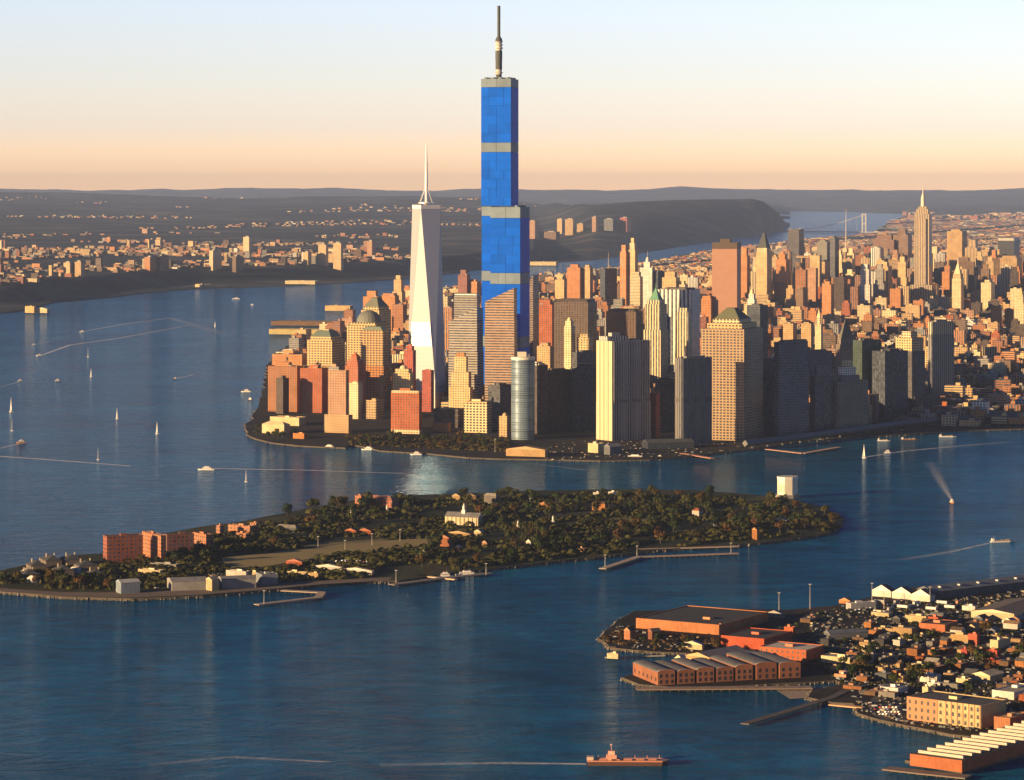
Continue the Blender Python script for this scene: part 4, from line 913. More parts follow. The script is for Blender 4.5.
# ------------------------------------------------------------------ low buildings on the island, the waterfront and the quays
def house(name, cat, label, x0, xs, x1, yt, yb, al, tint, rtint, kind='gable', rise=3.5, z=2.5, mat='weathered', chim=0, win=None, group=None, ridge='w', over=.5):
    cx, cy, w, d, a, D = frame(x0, xs, x1, yb, al, z)
    t = empty(name, (cx, cy, z), a, label, cat, group); tint = C.get(tint, tint); rtint = C.get(rtint, rtint)
    h = max(2.5, ZT(yt, D)-z)
    HZ.append((cx, cy, w, d, a))
    m = MB(); m.box(0, 0, 0, w, d, h, tint=tint, rt=rtint)
    if kind == 'flat':
        for q in ((0, -d/2+.2, w, .4), (0, d/2-.2, w, .4), (-w/2+.2, 0, .4, d-.82), (w/2-.2, 0, .4, d-.82)): m.box(q[0], q[1], h+.003, q[2], q[3], .7, tint=tint, rt=shade(tint, 1.2))
    m.build('wall', [mat, 'roofing'], t)
    if kind == 'gable':
        r = MB()
        if ridge == 'w': r.gable(0, 0, h+.01, w, d, rise, 0, tint, rtint, over=over)
        else: r.gable(0, 0, h+.01, d, w, rise, pi/2, tint, rtint, over=over)
        r.build('roof', ['smooth', 'roofing'], t)
    elif kind == 'hip':
        r = MB(); W2, D2 = w/2+over, d/2+over; rl = max(W2-D2*.9, .5) if W2 > D2 else .3; rd = max(D2-W2*.9, .3) if D2 > W2 else .3
        if W2 < D2: rl = .3
        r.prism([(-W2, -D2), (W2, -D2), (W2, D2), (-W2, D2)], h+.01, h+rise, rtint, rtint, [(-rl, -rd), (rl, -rd), (rl, rd), (-rl, rd)], mat=0, rmat=0); r.build('roof', ['roofing'], t)
    elif kind == 'arch':
        r = MB(); n = 8; pr = [(-w/2*cos(pi*i/n), h+rise*sin(pi*i/n)) for i in range(n+1)]
        vs = [(x, -d/2-over, zz) for x, zz in pr]+[(x, d/2+over, zz) for x, zz in pr]
        r.add(vs, [(i, i+1, n+2+i, n+1+i) for i in range(n)]+[tuple(range(n+1)), tuple(reversed(range(n+1, 2*n+2)))], tints=[rtint]*n+[tint]*2, mats=[1]*n+[0]*2); r.build('roof', ['smooth', 'roofing'], t)
    elif kind == 'flat':
        r = MB(); q = rr.uniform(-.2, .2); r.box(w*q, d*q, h+.02, min(w*.25, 8), min(d*.25, 8), 2.4, tint=shade(tint, 1.1), rt=rtint); r.build('roof_hatch', ['smooth', 'roofing'], t)
    for k in range(chim):
        c = MB(); c.box(-w/2+w*(k+.5)/chim, d*.12, h*.7, 1.2, 1.2, h*.3+rise+1.8, tint=C['cream'], rt=(.1, .1, .1)); c.build('chimney', ['smooth', 'roofing'], t)
    if win:                                          # (columns on left face, rows, columns on right face)
        nl, nr_, nrr = win; wm_ = MB(); ww, wh = min(1.7, d/nl*.45), min(2.2, h/nr_*.55)
        wm_.box(0, 0, 0, ww, .3, wh, tint=(.02, .025, .03), rt=(.35, .3, .25)); proto = wm_.build('window', ['paint', 'paint'], t)
        first = True
        for (cols, L, side) in ((nl, d, 0), (nrr, w, 1)):
            for i in range(cols):
                for j in range(nr_):
                    o = proto if first else proto.copy()
                    if not first: COL.objects.link(o); o.parent = t
                    first = False
                    zz = h*(j+.3)/nr_; q = -L/2+L*(i+.5)/cols
                    o.location = (-w/2, q, zz) if side == 0 else (q, -d/2, zz); o.rotation_euler = (0, 0, pi/2 if side == 0 else 0)
    return t, (cx, cy, w, d, a, h)
HZ = []
def hit(x, y, r=0):
    for cx, cy, w, d, a in HZ:
        dx, dy = x-cx, y-cy; lx, ly = dx*cos(a)+dy*sin(a), -dx*sin(a)+dy*cos(a)
        if abs(lx) < w/2+r and abs(ly) < d/2+r: return True
    return False
B = 'building'
# --- island, west end
house('brick_apartments', 'apartment block', 'long shaded brick apartment slab with one bright end wall on the island', 103, 107, 143, 537, 563, 24, (.3, .09, .045), 'dgrey', 'flat', mat='brickwork', z=3)  # brick tinted darker for the shaded slab, brighter for the sunlit wing
house('brick_apartments', 'apartment block', 'sunlit orange wing standing forward from the long dark apartment slab', 142, 161, 166, 536, 561, 30, (.42, .16, .07), 'dgrey', 'flat', mat='brickwork', z=3)
house('brick_apartments', 'apartment block', 'shaded brick slab between the sunlit wing and the small orange block', 164, 167, 194, 535, 551, 24, (.22, .09, .06), 'dgrey', 'flat', mat='brickwork', z=3)  # shade put into the darker brick tint
house('brick_apartments', 'apartment block', 'small orange brick block at the end of the shaded slab', 193, 206, 212, 535, 547, 34, (.42, .17, .08), 'dgrey', 'flat', mat='brickwork', z=3)
house('brick_school', B, 'orange brick building with raised end among the dark trees', 228, 250, 254, 526.5, 535, 55, (.42, .17, .08), 'dgrey', 'flat', mat='brickwork', z=3)
house('brick_school', B, 'small tower-like orange block right of the raised brick building', 250, 256, 259, 523.5, 533, 50, (.42, .17, .08), 'dgrey', 'flat', mat='brickwork', z=3)
house('brick_school', B, 'narrow orange block left of the raised brick building', 216, 220, 224, 526, 536, 50, (.4, .16, .08), 'dgrey', 'flat', mat='brickwork', z=3)
house('brick_school', B, 'low orange annex below the raised brick building', 236, 246, 250, 534, 541, 50, (.4, .16, .08), 'dgrey', 'flat', mat='brickwork', z=3)
for i, (x0, xs, x1, yt, yb, lb) in enumerate([(18, 23, 40, 575, 579, 'dark roofed barrack nearest the island west point'), (26, 31, 47, 566, 571, 'dark roofed barrack beside the west shore chimneys'), (40, 46, 62, 561, 567, 'dark roofed barrack at the west shore edge'),
        (52, 57, 74, 571, 577, 'dark roofed barrack in the middle of the west trees'), (60, 65, 82, 560, 566, 'dark roofed barrack with a tall white chimney behind the west trees'), (74, 79, 98, 566, 573, 'dark roofed barrack close below the long apartment slab'), (84, 89, 106, 575, 581, 'dark roofed barrack inland of the west shore path')]):
    house('barrack', B, lb, x0, xs, x1, yt, yb, 22, (.2, .17, .15), (.05, .055, .065), 'hip', 5, z=3, chim=2, group='barracks at the island west end')
for x0, xs, x1, yt, yb, lb in [(21, 30, 32, 572, 576, 'white hipped cottage near the island west point'), (27, 37, 39, 579, 583, 'white hipped cottage closest to the west shore path'), (69, 78, 80, 570, 574, 'white hipped cottage in front of the dark barracks')]:
    house('cottage', 'house', lb, x0, xs, x1, yt, yb, 60, 'white', (.6, .57, .5), 'hip', 3, z=3)
for q in [('pale blue timber hall with a white gable end by the shore road', 116, 121, 140, 583, 594, 25, (.35, .42, .5), (.5, .52, .55), 'gable'), ('long white roofed shed behind the pale blue timber hall', 138, 160, 164, 571, 577, 62, 'cream', 'white', 'flat'),
          ('white flat roofed shed below the sunlit apartment wing', 150, 176, 180, 565, 569, 62, 'grey', 'white', 'flat'), ('long grey boathouse with a cream gable end', 167, 172, 208, 582, 591, 16, (.45, .44, .42), (.3, .3, .31), 'gable'),
          ('cream gabled house between two long grey sheds', 206, 212, 219, 580, 591, 40, 'cream', 'grey', 'gable'), ('long grey shed with a faint lit wall right of the cream gabled house', 218, 222, 256, 580, 589, 16, (.42, .42, .42), (.25, .25, .27), 'gable'),
          ('white stepped depot building behind the shore sheds', 226, 246, 250, 572, 578, 60, 'white', 'grey', 'flat'), ('blue grey block at the right end of the shore sheds', 256, 262, 278, 575, 585, 24, (.35, .38, .42), 'grey', 'flat'),
          ('low white workshop with vent right of the stepped depot', 246, 258, 262, 573, 578, 60, 'cream', 'cream', 'flat'),
          ('small red brick house with a pale roof beside the lawn', 286, 302, 304, 562, 568, 62, (.45, .12, .06), 'pink', 'gable'), ('cream single storey store below the small red house', 287, 306, 308, 573, 576, 62, 'cream', 'cream', 'flat'),
          ('long low white marquee by the car park', 314, 342, 344, 567.5, 571.5, 66, 'white', 'cream', 'gable'), ('second low white marquee nearer the water than the car park', 340, 372, 374, 571, 575, 66, 'white', 'cream', 'gable'),
          ('small cream store between the red house and the marquees', 308, 318, 320, 574, 578, 62, 'sand', 'cream', 'flat')]:
    house('shed', B, *q[:7], shade(C.get(q[7], q[7]), .75), shade(C.get(q[8], q[8]), .75), q[9], 3, z=3)
# --- island, middle and east
house('brick_fort', B, 'red roofed brick fort at the island far shore', 355, 392, 399, 501, 508, 62, (.42, .14, .08), (.3, .14, .1), 'hip', 6, z=3, mat='brickwork')
house('brick_fort', B, 'square brick gatehouse at the left end of the red roofed fort', 355, 361, 364, 496, 507, 55, (.4, .15, .08), (.25, .12, .1), 'flat', z=3, mat='brickwork')
t, g = house('columned_hall', B, 'long white columned hall with a grey roof and cupola', 445, 478, 483, 518, 526, 66, 'cream', (.16, .16, .17), 'gable', 6, z=3, ridge='d')
m = MB(); m.box(0, 0, g[5]+4, 5, 5, 5, tint=C['white'], rt=C['white']); m.cyl(0, 0, g[5]+9, 2, 4, 10, tint=C['white']); m.lathe(0, 0, [(2.2, g[5]+13), (1.2, g[5]+15), (.2, g[5]+18)], 10, C['white']); m.build('cupola', ['smooth', 'smooth'], t)
for i in range(8):
    m = MB(); m.cyl(-g[2]/2-1.6, -g[3]/2+g[3]*(i+.5)/8, 0, .45, g[5], 8, tint=C['white']); m.build('column', 'smooth', t)
for q in [('orange two storey house below the columned hall', 440, 449, 452, 538, 547, 55, (.45, .17, .08), 'brown', 'gable'), ('cream gabled house right of the columned hall front', 474, 481, 484, 532, 537, 55, 'cream', 'white', 'gable'),
          ('long tan house row just below the columned hall', 446, 470, 473, 534, 537, 62, 'tan', 'brown', 'gable'), ('pinkish gabled house at the island far shore behind the hall', 452, 460, 463, 496, 501, 55, 'tan', 'brown', 'gable'),
          ('second far shore house, larger with dark roof', 466, 476, 480, 496, 501, 50, 'brown', 'dgrey', 'gable'), ('pale blocky house at the far shore near the grey mast', 484, 496, 499, 496, 505, 50, (.25, .22, .2), 'grey', 'hip'),
          ('tan far shore house by itself left of the pink roofed pair', 540, 550, 553, 504, 509, 55, 'orange', 'brown', 'gable'), ('orange porch house with two storeys east of the hall', 592, 605, 608, 504, 512, 55, 'orange', 'dbrown', 'hip'),
          ('white flat block at the far shore, left of two', 593, 599, 601, 493, 496, 60, 'white', 'white', 'flat'), ('white flat block at the far shore, right of two', 608, 617, 619, 492.5, 496, 60, 'white', 'white', 'flat'),
          ('white villa with a red roof deep in the east grove', 692, 699, 703, 511, 518, 50, 'white', 'rust', 'hip'), ('small blue grey villa south-east of the white villa', 713, 717, 720, 520, 527, 40, 'slate', 'grey', 'hip'),
          ('thin orange boathouse on the east shore', 752, 757, 759, 530, 540, 50, 'orange', 'brown', 'gable'), ('long low shelter roof near the east point', 768, 788, 792, 521, 523, 62, 'grey', (.4, .4, .4), 'gable'),
          ('white tent house, leftmost of two by the parade lawn', 412, 417, 418.5, 552, 556, 60, 'pink', 'white', 'hip'), ('white tent house, rightmost of two by the parade lawn', 420, 425, 426.5, 553, 557, 60, 'white', 'white', 'hip'),
          ('pink gabled cottage right of the orange two storey house', 454, 459, 461, 548, 553, 55, 'pink', 'white', 'gable'), ('pink gabled cottage in the middle grove', 482, 487, 489, 543, 547, 55, 'pink', 'rust', 'gable'),
          ('white gabled cottage near the middle shore', 526, 531, 533, 542, 546, 55, 'white', 'pink', 'gable'), ('small pink store on the east shore road', 577, 584, 587, 549, 552, 60, 'pink', 'cream', 'flat'),
          ('low brick quarters left of the parade lawn trees', 345, 356, 359, 531, 535, 60, 'rust', 'pink', 'gable'), ('second low brick quarters beside the first', 358, 371, 374, 531, 535, 60, 'rust', 'rust', 'gable'),
          ('grey hipped store in the dark trees behind the brick school', 275, 296, 300, 528, 533, 60, 'slate', 'grey', 'hip')]:
    house('island_house', 'house', *q[:7], shade(C.get(q[7], q[7]), .7), shade(C.get(q[8], q[8]), .7), q[9], 3.2, z=3)
for x, y, lb in [(351, 517, 'small white monument left of the columned hall'), (387, 512, 'small white monument at the fort'), (518, 528, 'white memorial in the trees right of the hall'), (553, 523, 'white memorial in the trees farther east')]:
    X, Y = G(x, y, 3); m = MB(); m.box(0, 0, 0, 4, 4, 3, tint=C['white'], rt=C['white']); m.lathe(0, 0, [(1.5, 3), (1.1, 8), (.1, 10)], 8, C['white']); tag(m.build('monument', ['smooth', 'smooth'], None, (X, Y, 3)), lb, 'monument'); HZ.append((X, Y, 6, 6, 0))
# ventilation tower in the water
def vent():
    cx, cy, w, d, al, D = frame(774, 789, 801, 499, 52, 0)
    t = empty('ventilation_tower', (cx, cy, 0), al, 'white eight-sided ventilation tower rising behind the island east point', 'tower'); z = lambda y: ZT(y, D)
    def oc(s): w2, d2 = w/2*s, d/2*s; k = .45; return [(-w2, -d2*k), (-w2*k, -d2), (w2*k, -d2), (w2, -d2*k), (w2, d2*k), (w2*k, d2), (-w2*k, d2), (-w2, d2*k)]
    m = MB(); m.prism(oc(1.25), -2, 5, (.25, .23, .2), (.3, .28, .25)); m.build('base', ['smooth', 'roofing'], t)
    m = MB(); m.prism(oc(1), 5, z(480), (.78, .72, .55), (.4, .38, .33)); m.build('shaft', ['smooth', 'roofing'], t)
    for k in range(3): m = MB(); m.box(-w/2-.1, -d*.45/2+d*.45*(k+.5)/3, 9, .6, d*.09, z(480)-16, tint=(.5, .45, .34), rt=(.4, .4, .4)); m.build('air_grille', ['smooth', 'smooth'], t)
    m = MB(); m.prism(oc(1.03), z(480)+.01, z(477.6), (.85, .8, .68), (.5, .48, .42)); m.build('parapet', ['smooth', 'roofing'], t)
vent()
# --- docks and piers
def pier(label, pts, width, z=3, name='pier', tint=(.3, .23, .17), piles=True):
    t = empty(name, (*G(*pts[0], z), 0), 0, label, 'pier'); o = G(*pts[0], z); P = [(G(*q, z)[0]-o[0], G(*q, z)[1]-o[1]) for q in pts]
    m = MB()
    for i, (a, b) in enumerate(zip(P, P[1:])):
        L = hypot(b[0]-a[0], b[1]-a[1]); an = atan2(b[1]-a[1], b[0]-a[0])
        m.box((a[0]+b[0])/2, (a[1]+b[1])/2, z-1.0+i*.012, L+width*.5, width, 1, an, tint, shade(tint, 1.25), bottom=True)
    m.build('deck', ['smooth', 'roofing'], t)
    if piles:
        n = 0
        for a, b in zip(P, P[1:]):
            L = hypot(b[0]-a[0], b[1]-a[1]); k = max(2, int(L/7)); nx, ny = -(b[1]-a[1])/L, (b[0]-a[0])/L
            for i in range(k):
                for sd_ in (-1, 1):
                    if n > 60: break
                    n += 1; q = (i+.5)/k; m = MB(); m.cyl(a[0]+(b[0]-a[0])*q+nx*sd_*width*.4, a[1]+(b[1]-a[1])*q+ny*sd_*width*.4, -3, .5, z+1.9, 6, tint=(.06, .045, .035)); m.build('pile', 'smooth', t)
    return t
pier('bent timber pier on the island near shore by the tall lamp', [(258, 604), (318, 597), (322, 592), (284, 590)], 9)
pier('long bent timber pier with many piles off the east end of the island', [(603, 568), (638, 556.5), (736, 553)], 9)
pier('straight concrete quay along the island east shore', [(560, 556), (640, 549), (736, 546)], 7, piles=False, tint=(.4, .3, .22))
pier('ferry quay in the middle of the island near shore', [(393, 584), (440, 578), (489, 573)], 11, tint=(.16, .13, .11))
pier('straight gangway beside the ferry quay', [(418, 575), (455, 579)], 6, tint=(.55, .42, .28), piles=False)
pier('short tan pier jutting into the river below the dark slabs', [(768, 449), (803, 453), (838, 447)], 10, tint=(.42, .24, .17), piles=False)
pier('slim pink pier in front of the cream grid tower', [(682, 453), (712, 458)], 9, tint=(.5, .24, .16), piles=False)
pier('dark jetty running from the beach toward the open water', [(746, 723), (790, 710), (832, 697), (846, 690)], 8, tint=(.06, .05, .045), piles=False)
pier('orange topped sea wall pier by the waterfront beach', [(832, 704), (862, 707)], 7, tint=(.5, .3, .16), piles=False)
pier('floating landing stage off the rocky point', [(606, 657), (664, 655)], 3, tint=(.35, .33, .3), z=1.5, piles=False)
house('floating_hut', B, 'small white hut on the floating landing stage', 607, 618, 620, 654.5, 659, 70, 'cream', 'white', 'flat', z=1.4)
# --- waterfront of brick warehouses
W_ = 'warehouse'
BR = (.5, .2, .085)
house('warehouse', W_, 'very long low orange brick warehouse with a black roof', 636, 719, 768, 625.5, 635, 59, BR, (.03, .03, .032), 'flat', win=None)
house('warehouse', W_, 'red brick warehouse joined to the right end of the very long one', 721, 764, 792, 639.5, 650, 59, (.5, .1, .045), (.03, .03, .032), 'flat')
house('warehouse', W_, 'orange red warehouse with two rows of small windows and a white roof edge', 759, 806, 824, 651, 661.5, 59, (.52, .14, .06), (.5, .45, .38), 'flat', win=(9, 2, 3))
for q in [(784, 793, 796, 628, 636, 'red stair tower on the roofs of the joined warehouses'), (716, 721, 724, 626, 634, 'orange stair head at the corner of the very long warehouse')]:
    house('stair_tower', B, q[5], *q[:5], 55, (.5, .14, .06), 'pink', 'flat')
MW = [(644, 657, 676), (676, 677, 696), (696, 697, 716), (716, 717, 736), (736, 737, 756), (757, 758, 781), (781, 782, 806)]
ORDW = ['first', 'second', 'third', 'fourth', 'fifth', 'sixth', 'seventh']
Dm = dist(685); 
for i, (a, b, c) in enumerate(MW):
    xl = (b-CX)/F*Dm; xr = (c-CX)/F*Dm; w = xr-xl-.6; d = 62 if i < 5 else 70; rot = radians(19); yy = Dm+i*6.4
    t = empty('pier_warehouse', ((xl+xr)/2+d/2*(-sin(rot)), yy+d/2*cos(rot)+1, 2.5), rot, f'{ORDW[i]} arch-roofed brick store from the pier tip', W_, 'row of arch-roofed brick stores on the pier')
    HZ.append((t.location[0], t.location[1], w, d, rot))
    h = (11.5, 10.6, 11.8, 10.9, 12.2, 13.4, 12.6)[i]; ti = (.3, .12, .07) if i % 2 else (.34, .14, .08)
    m = MB(); m.box(0, 0, 0, w, d, h, tint=ti, rt=(.2, .2, .2)); m.build('wall', ['weathered', 'roofing'], t)
    n = 8; pr = [(-w/2*cos(pi*k/n), h+1.9*sin(pi*k/n)) for k in range(n+1)]; m = MB()
    m.add([(x, -d/2+.4, z) for x, z in pr]+[(x, d/2, z) for x, z in pr], [(k, k+1, n+2+k, n+1+k) for k in range(n)], tint=(.13, .13, .14)); m.build('roof', 'roofing', t)
    m = MB(); m.add([(x, -d/2, z+.6) for x, z in pr]+[(x, -d/2+.9, z+.6) for x, z in pr]+[(x, -d/2, h-.2) for x, z in pr], [(k, k+1, n+2+k, n+1+k) for k in range(n)]+[(2*n+2+k, 2*n+3+k, k+1, k) for k in range(n)], tints=[(.75, .7, .62)]*n+[ti]*n); m.build('gable_wall', 'weathered', t)  # pale cap colours the arch edge as if sunlit
    wb = MB(); wb.box(0, 0, 0, 2.2, .3, 3.2, tint=(.03, .03, .035), rt=(.3, .25, .2)); pw_ = wb.build('window', ['paint', 'paint'], t); f1 = True
    for r_ in range(2):
        for k in range(3):
            o = pw_ if f1 else pw_.copy()
            if not f1: COL.objects.link(o); o.parent = t
            f1 = False; o.location = (-w/2+w*(k+.5)/3, -d/2, 1.3+r_*5.2)
    if i == 0:
        for k in range(6):
            o = pw_.copy(); COL.objects.link(o); o.parent = t; o.location = (-w/2, -d/2+d*(k+.5)/6, 3); o.rotation_euler = (0, 0, pi/2)
pier('broad stone pier under the arch-roofed brick stores', [(640, 688), (725, 687.5), (808, 687)], 14, z=2.6, tint=(.2, .15, .12))
house('warehouse', W_, 'broad grey roofed warehouse with a tan end behind the brick stores', 686, 710, 748, 658, 667, 50, 'tan', (.22, .2, .2), 'gable', 4)
house('shed', B, 'cream gabled shed at the left end of the grey roofed warehouse', 675, 682, 686, 659, 664, 45, 'cream', 'white', 'gable')
house('shed', B, 'dark blue roofed shed between the red warehouse and the brick stores', 725, 732, 757, 657, 664, 30, 'slate', (.16, .18, .22), 'gable')
for q in [('narrow orange brick house on the rocky point', 624, 630, 636, 631, 640, 48, (.44, .19, .1), 'dbrown', 'gable'), ('dark brick house inland of the narrow orange one', 648, 652, 661, 632, 640, 30, (.25, .1, .06), 'dgrey', 'gable'),
          ('long low cream greenhouse in front of the red warehouse', 682, 702, 704, 645, 650, 66, 'cream', 'white', 'gable'), ('pale gabled store at the foot of the red warehouse wall', 735, 745, 748, 641, 645, 60, 'white', 'cream', 'gable'),
          ('pink and white shed on the far quay behind the long warehouse', 724, 744, 747, 614, 619, 64, 'pink', 'white', 'flat'), ('grey blue shed on the far quay', 766, 782, 785, 614, 618, 60, 'grey', 'slate', 'gable'),
          ('pale long shed with tan face near the trees', 821, 850, 858, 658.5, 664.5, 60, 'cream', 'grey', 'flat'), ('white two storey box on the upper quay', 846, 851, 876, 604, 610, 24, (.5, .48, .46), 'white', 'flat'),
          ('small tan roofed shed behind the white box', 839, 850, 853, 601, 604, 60, 'orange', 'tan', 'gable'), ('dark half-round hangar beyond the pale long shed', 824, 830, 868, 634, 640, 20, 'slate', (.09, .11, .15), 'gable'),
          ('yellow low store above the orange row', 905, 926, 929, 617, 623, 64, (.6, .48, .25), 'cream', 'flat'), ('red box building at the end of the yellow low store', 928, 938, 943, 618, 625, 55, (.5, .12, .06), 'rust', 'flat'),
          ('orange workshop with small white windows', 919, 945, 958, 625.5, 634.5, 60, (.5, .17, .08), 'dbrown', 'flat'), ('tan row building under the orange workshop', 940, 970, 974, 636, 643, 62, 'tan', 'tan', 'flat'),
          ('red end block of the tan row building', 968, 977, 980, 635, 645, 55, (.5, .13, .07), 'pink', 'flat'), ('long cream transit shed near the frame edge', 971, 1014, 1050, 614, 621, 60, (.66, .53, .33), (.12, .1, .09), 'gable'),
          ('small white slab behind the long cream transit shed', 962, 975, 978, 607, 611, 62, 'white', 'white', 'flat'), ('red brick corner house among the low white roofs', 983, 997, 1001, 651, 660, 55, (.5, .1, .06), 'rust', 'flat'),
          ('small red house left of the red corner house', 961, 967, 969, 650, 656, 55, (.45, .08, .07), 'rust', 'flat'), ('white gabled chapel among the low roofs', 1002, 1013, 1018, 622, 627, 50, 'white', 'grey', 'gable'),
          ('cream and blue house pair near the chapel', 990, 998, 1010, 641, 649, 50, 'cream', 'slate', 'flat'), ('cream workshop with a big white gable', 972, 990, 1003, 676, 683, 50, 'cream', 'cream', 'gable'),
          ('white workshop left of the big white gable', 956, 968, 972, 680, 686, 52, 'cream', 'white', 'flat'), ('bright white depot beside the yellow brick mill', 992, 1014, 1040, 693, 700, 52, 'white', 'grey', 'flat'),
          ('long white shed on the quay left of the mill', 880, 898, 908, 689, 694, 55, (.75, .72, .68), 'grey', 'flat'), ('white shed with a flat roof behind the mill', 916, 937, 941, 676, 683, 60, 'white', 'grey', 'flat'),
          ('small white box behind the mill roof', 927, 940, 943, 684, 688.5, 60, 'white', 'cream', 'flat'), ('cream tower-like box right behind the mill', 923, 928, 931, 688, 695, 50, 'cream', 'tan', 'flat'),
          ('orange brick end house beside the striped roof pier shed', 994, 1010, 1030, 719, 731, 52, (.46, .19, .09), 'tan', 'flat')]:
    house('shed', B, *q[:7], q[7], q[8], q[9], 3.2)
# three white gabled ends with the long dark pier shed behind
for i, x in enumerate((872, 892, 911)):
    yb = 597.5+i*2.2
    house('gabled_shed', W_, f'{["first", "middle", "last"][i]} of three white gabled shed fronts on the far quay, from the water side', x, x+19, x+24, yb-6, yb, 58, (.8, .74, .62), (.1, .1, .1), 'gable', 6.5, group='three white gabled sheds', over=.2)
def pier_shed(name, label, x0, xs, al, yt, yb, L, tint, rt, stripes, stint, rise=0, z=2.5, sw=3.0, off=0, st_y=1.0):
    cx, cy, w, d, a, D = frame(x0, xs, None, yb, al, z); w = L; cxn = (xs-CX)/F*D
    cx = cxn+cos(a)*w/2-sin(a)*d/2; cy = D+sin(a)*w/2+cos(a)*d/2
    t = empty(name, (cx, cy, z), a, label, W_); HZ.append((cx, cy, w, d, a)); h = ZT(yt, D)-z
    m = MB(); m.box(0, 0, 0, w, d, h, tint=tint, rt=rt); m.build('wall', ['weathered', 'roofing'], t)
    if rise: m = MB(); m.gable(0, 0, h+.01, w, d, rise, 0, tint, rt, over=.4); m.build('roof', ['smooth', 'roofing'], t)
    for i in range(stripes):
        m = MB(); x = -w/2+w*(i+.6)/(stripes+.2)
        if rise:
            m.box(x, -d/4, h+rise*.5+.2, sw, 4, 1.6, tint=stint, rt=stint); 
        else: m.box(x, off, h+.02, sw, d*st_y, 2.2, tint=stint, rt=stint)
        m.build('skylight', ['smooth', 'smooth'], t)
    return t, (w, d, h)
pier_shed('pier_shed', 'very long dark roofed pier shed behind the three white gables', 915, 933, 38, 592, 600, 430, (.12, .13, .15), (.13, .16, .2), 14, (.5, .5, .5), 5)
pier_shed('pier_shed', 'brick pier shed with a striped white sawtooth roof at the frame corner', 910, 962, 52, 760.5, 772.5, 210, (.46, .15, .065), (.06, .055, .05), 15, (.5, .43, .34), 0, sw=2.6, st_y=.86)
pier('stone pier under the striped roof shed', [(890, 768), (925, 772), (964, 776)], 14, z=2.3, tint=(.14, .1, .08))
pier('far pier deck under the very long dark shed', [(938, 603), (1060, 577)], 20, z=2.4, tint=(.06, .055, .05), piles=False)
PS = [(962, 774), (1024, 757), (1080, 738), (1080, 722), (1024, 738), (905, 763)]
land('ground', PS, 2.45, 'dirt_ground', seed=8)
# the yellow and orange mill
t, g = house('brick_mill', 'warehouse', 'large waterfront mill, orange at one end and yellow at the other, with arched windows', 907, 981, 1006, 706.5, 729, 50, (.62, .47, .24), (.06, .06, .065), 'flat', win=None)
w, d, h = g[2], g[3], g[5]
m = MB(); m.box(-w/2-.15, d*.29, 0, .5, d*.42, h+.9, tint=(.46, .18, .08), rt=(.3, .2, .15)); m.build('orange_front', ['smooth', 'smooth'], t)
for i in range(7):
    m = MB(); m.box(-w/2-.2, -d/2+d*.54*(i+.03)/7+.6, 0, .5, .9, h+.7, tint=(.4, .2, .1), rt=(.4, .2, .1)); m.build('pilaster', ['smooth', 'smooth'], t)
wb = MB(); wb.prism([(-1, -.18), (1, -.18), (1, .3), (-1, .3)], 0, 2.6, (.02, .022, .028), (.02, .02, .02)); wb.prism([(-1, -.18), (1, -.18), (1, .3), (-1, .3)], 2.6, 3.3, (.02, .022, .028), (.02, .02, .02), [(-.4, -.18), (.4, -.18), (.4, .3), (-.4, .3)]); wp = wb.build('window', ['paint', 'paint'], t); f1 = True
for i in range(12):
    for j in range(3):
        o = wp if f1 else wp.copy()
        if not f1: COL.objects.link(o); o.parent = t
        f1 = False; o.location = (-w/2-.2 if i < 7 else -w/2-.45, -d/2+d*(i+.5)/12, h*(j+.25)/3); o.rotation_euler = (0, 0, -pi/2)
# small roofs of the waterfront quarter
sm = random.Random(21); K = 0; lab2 = {}
REG = [(862, 626), (1040, 600), (1040, 712), (1000, 690), (905, 692), (880, 700), (850, 690), (836, 670), (858, 650)]
REG2 = [(750, 618), (868, 606), (900, 612), (905, 632), (862, 650), (830, 648), (812, 630), (760, 622)]
sml_h = []
for k in range(3500):
    reg = REG if k % 4 else REG2
    px, py = sm.uniform(750, 1038), sm.uniform(602, 712)
    if not inside(reg, px, py) or len(sml_h) >= 88: continue
    X, Y = G(px, py)
    if hit(X, Y, 5): continue
    w, d = sm.uniform(7, 22), sm.uniform(7, 12); a = radians(56)+sm.choice((0, pi/2)); h = sm.uniform(3, 7)
    cn = sm.choice(['white', 'cream', 'rust', 'orange', 'grey', 'sand', 'tan', 'brick', 'brown', 'slate', 'brick', 'brown', 'dgrey']); rn = sm.choice(['grey', 'dgrey', 'dgrey', 'dgrey', 'slate', 'dbrown', 'brown', 'pink']); kd = sm.choice(['flat', 'flat', 'gable'])
    if py < 624: rn = sm.choice(['dgrey', 'slate', 'grey']); h = 4
    sml_h.append((px, py, X, Y, w, d, a, h, cn, rn, kd)); HZ.append((X, Y, w, d, a))
MARK = [(944, 712, 'the yellow and orange mill'), (940, 630, 'the orange workshop'), (1000, 617, 'the cream transit shed'), (900, 592, 'the three white gables'), (838, 661, 'the pale long shed'), (990, 655, 'the red corner house'), (1010, 696, 'the bright white depot'), (925, 680, 'the flat white shed'), (788, 630, 'the red stair tower'), (860, 607, 'the white quay box'), (985, 678, 'the big white gable'), (950, 640, 'the tan row building'), (848, 636, 'the dark hangar')]
HUE.update(white='white', dgrey='dark')
for s_ in sml_h:
    px, py = s_[0], s_[1]; b = min(MARK, key=lambda q: hypot(q[0]-px, (q[1]-py)*1.6))
    rel = 'behind' if py < b[1]-5 else 'in front of' if py > b[1]+5 else 'beside'
    lab2.setdefault((HUE[s_[8]], HUE[s_[9]], s_[10], rel, b[2]), []).append(s_)
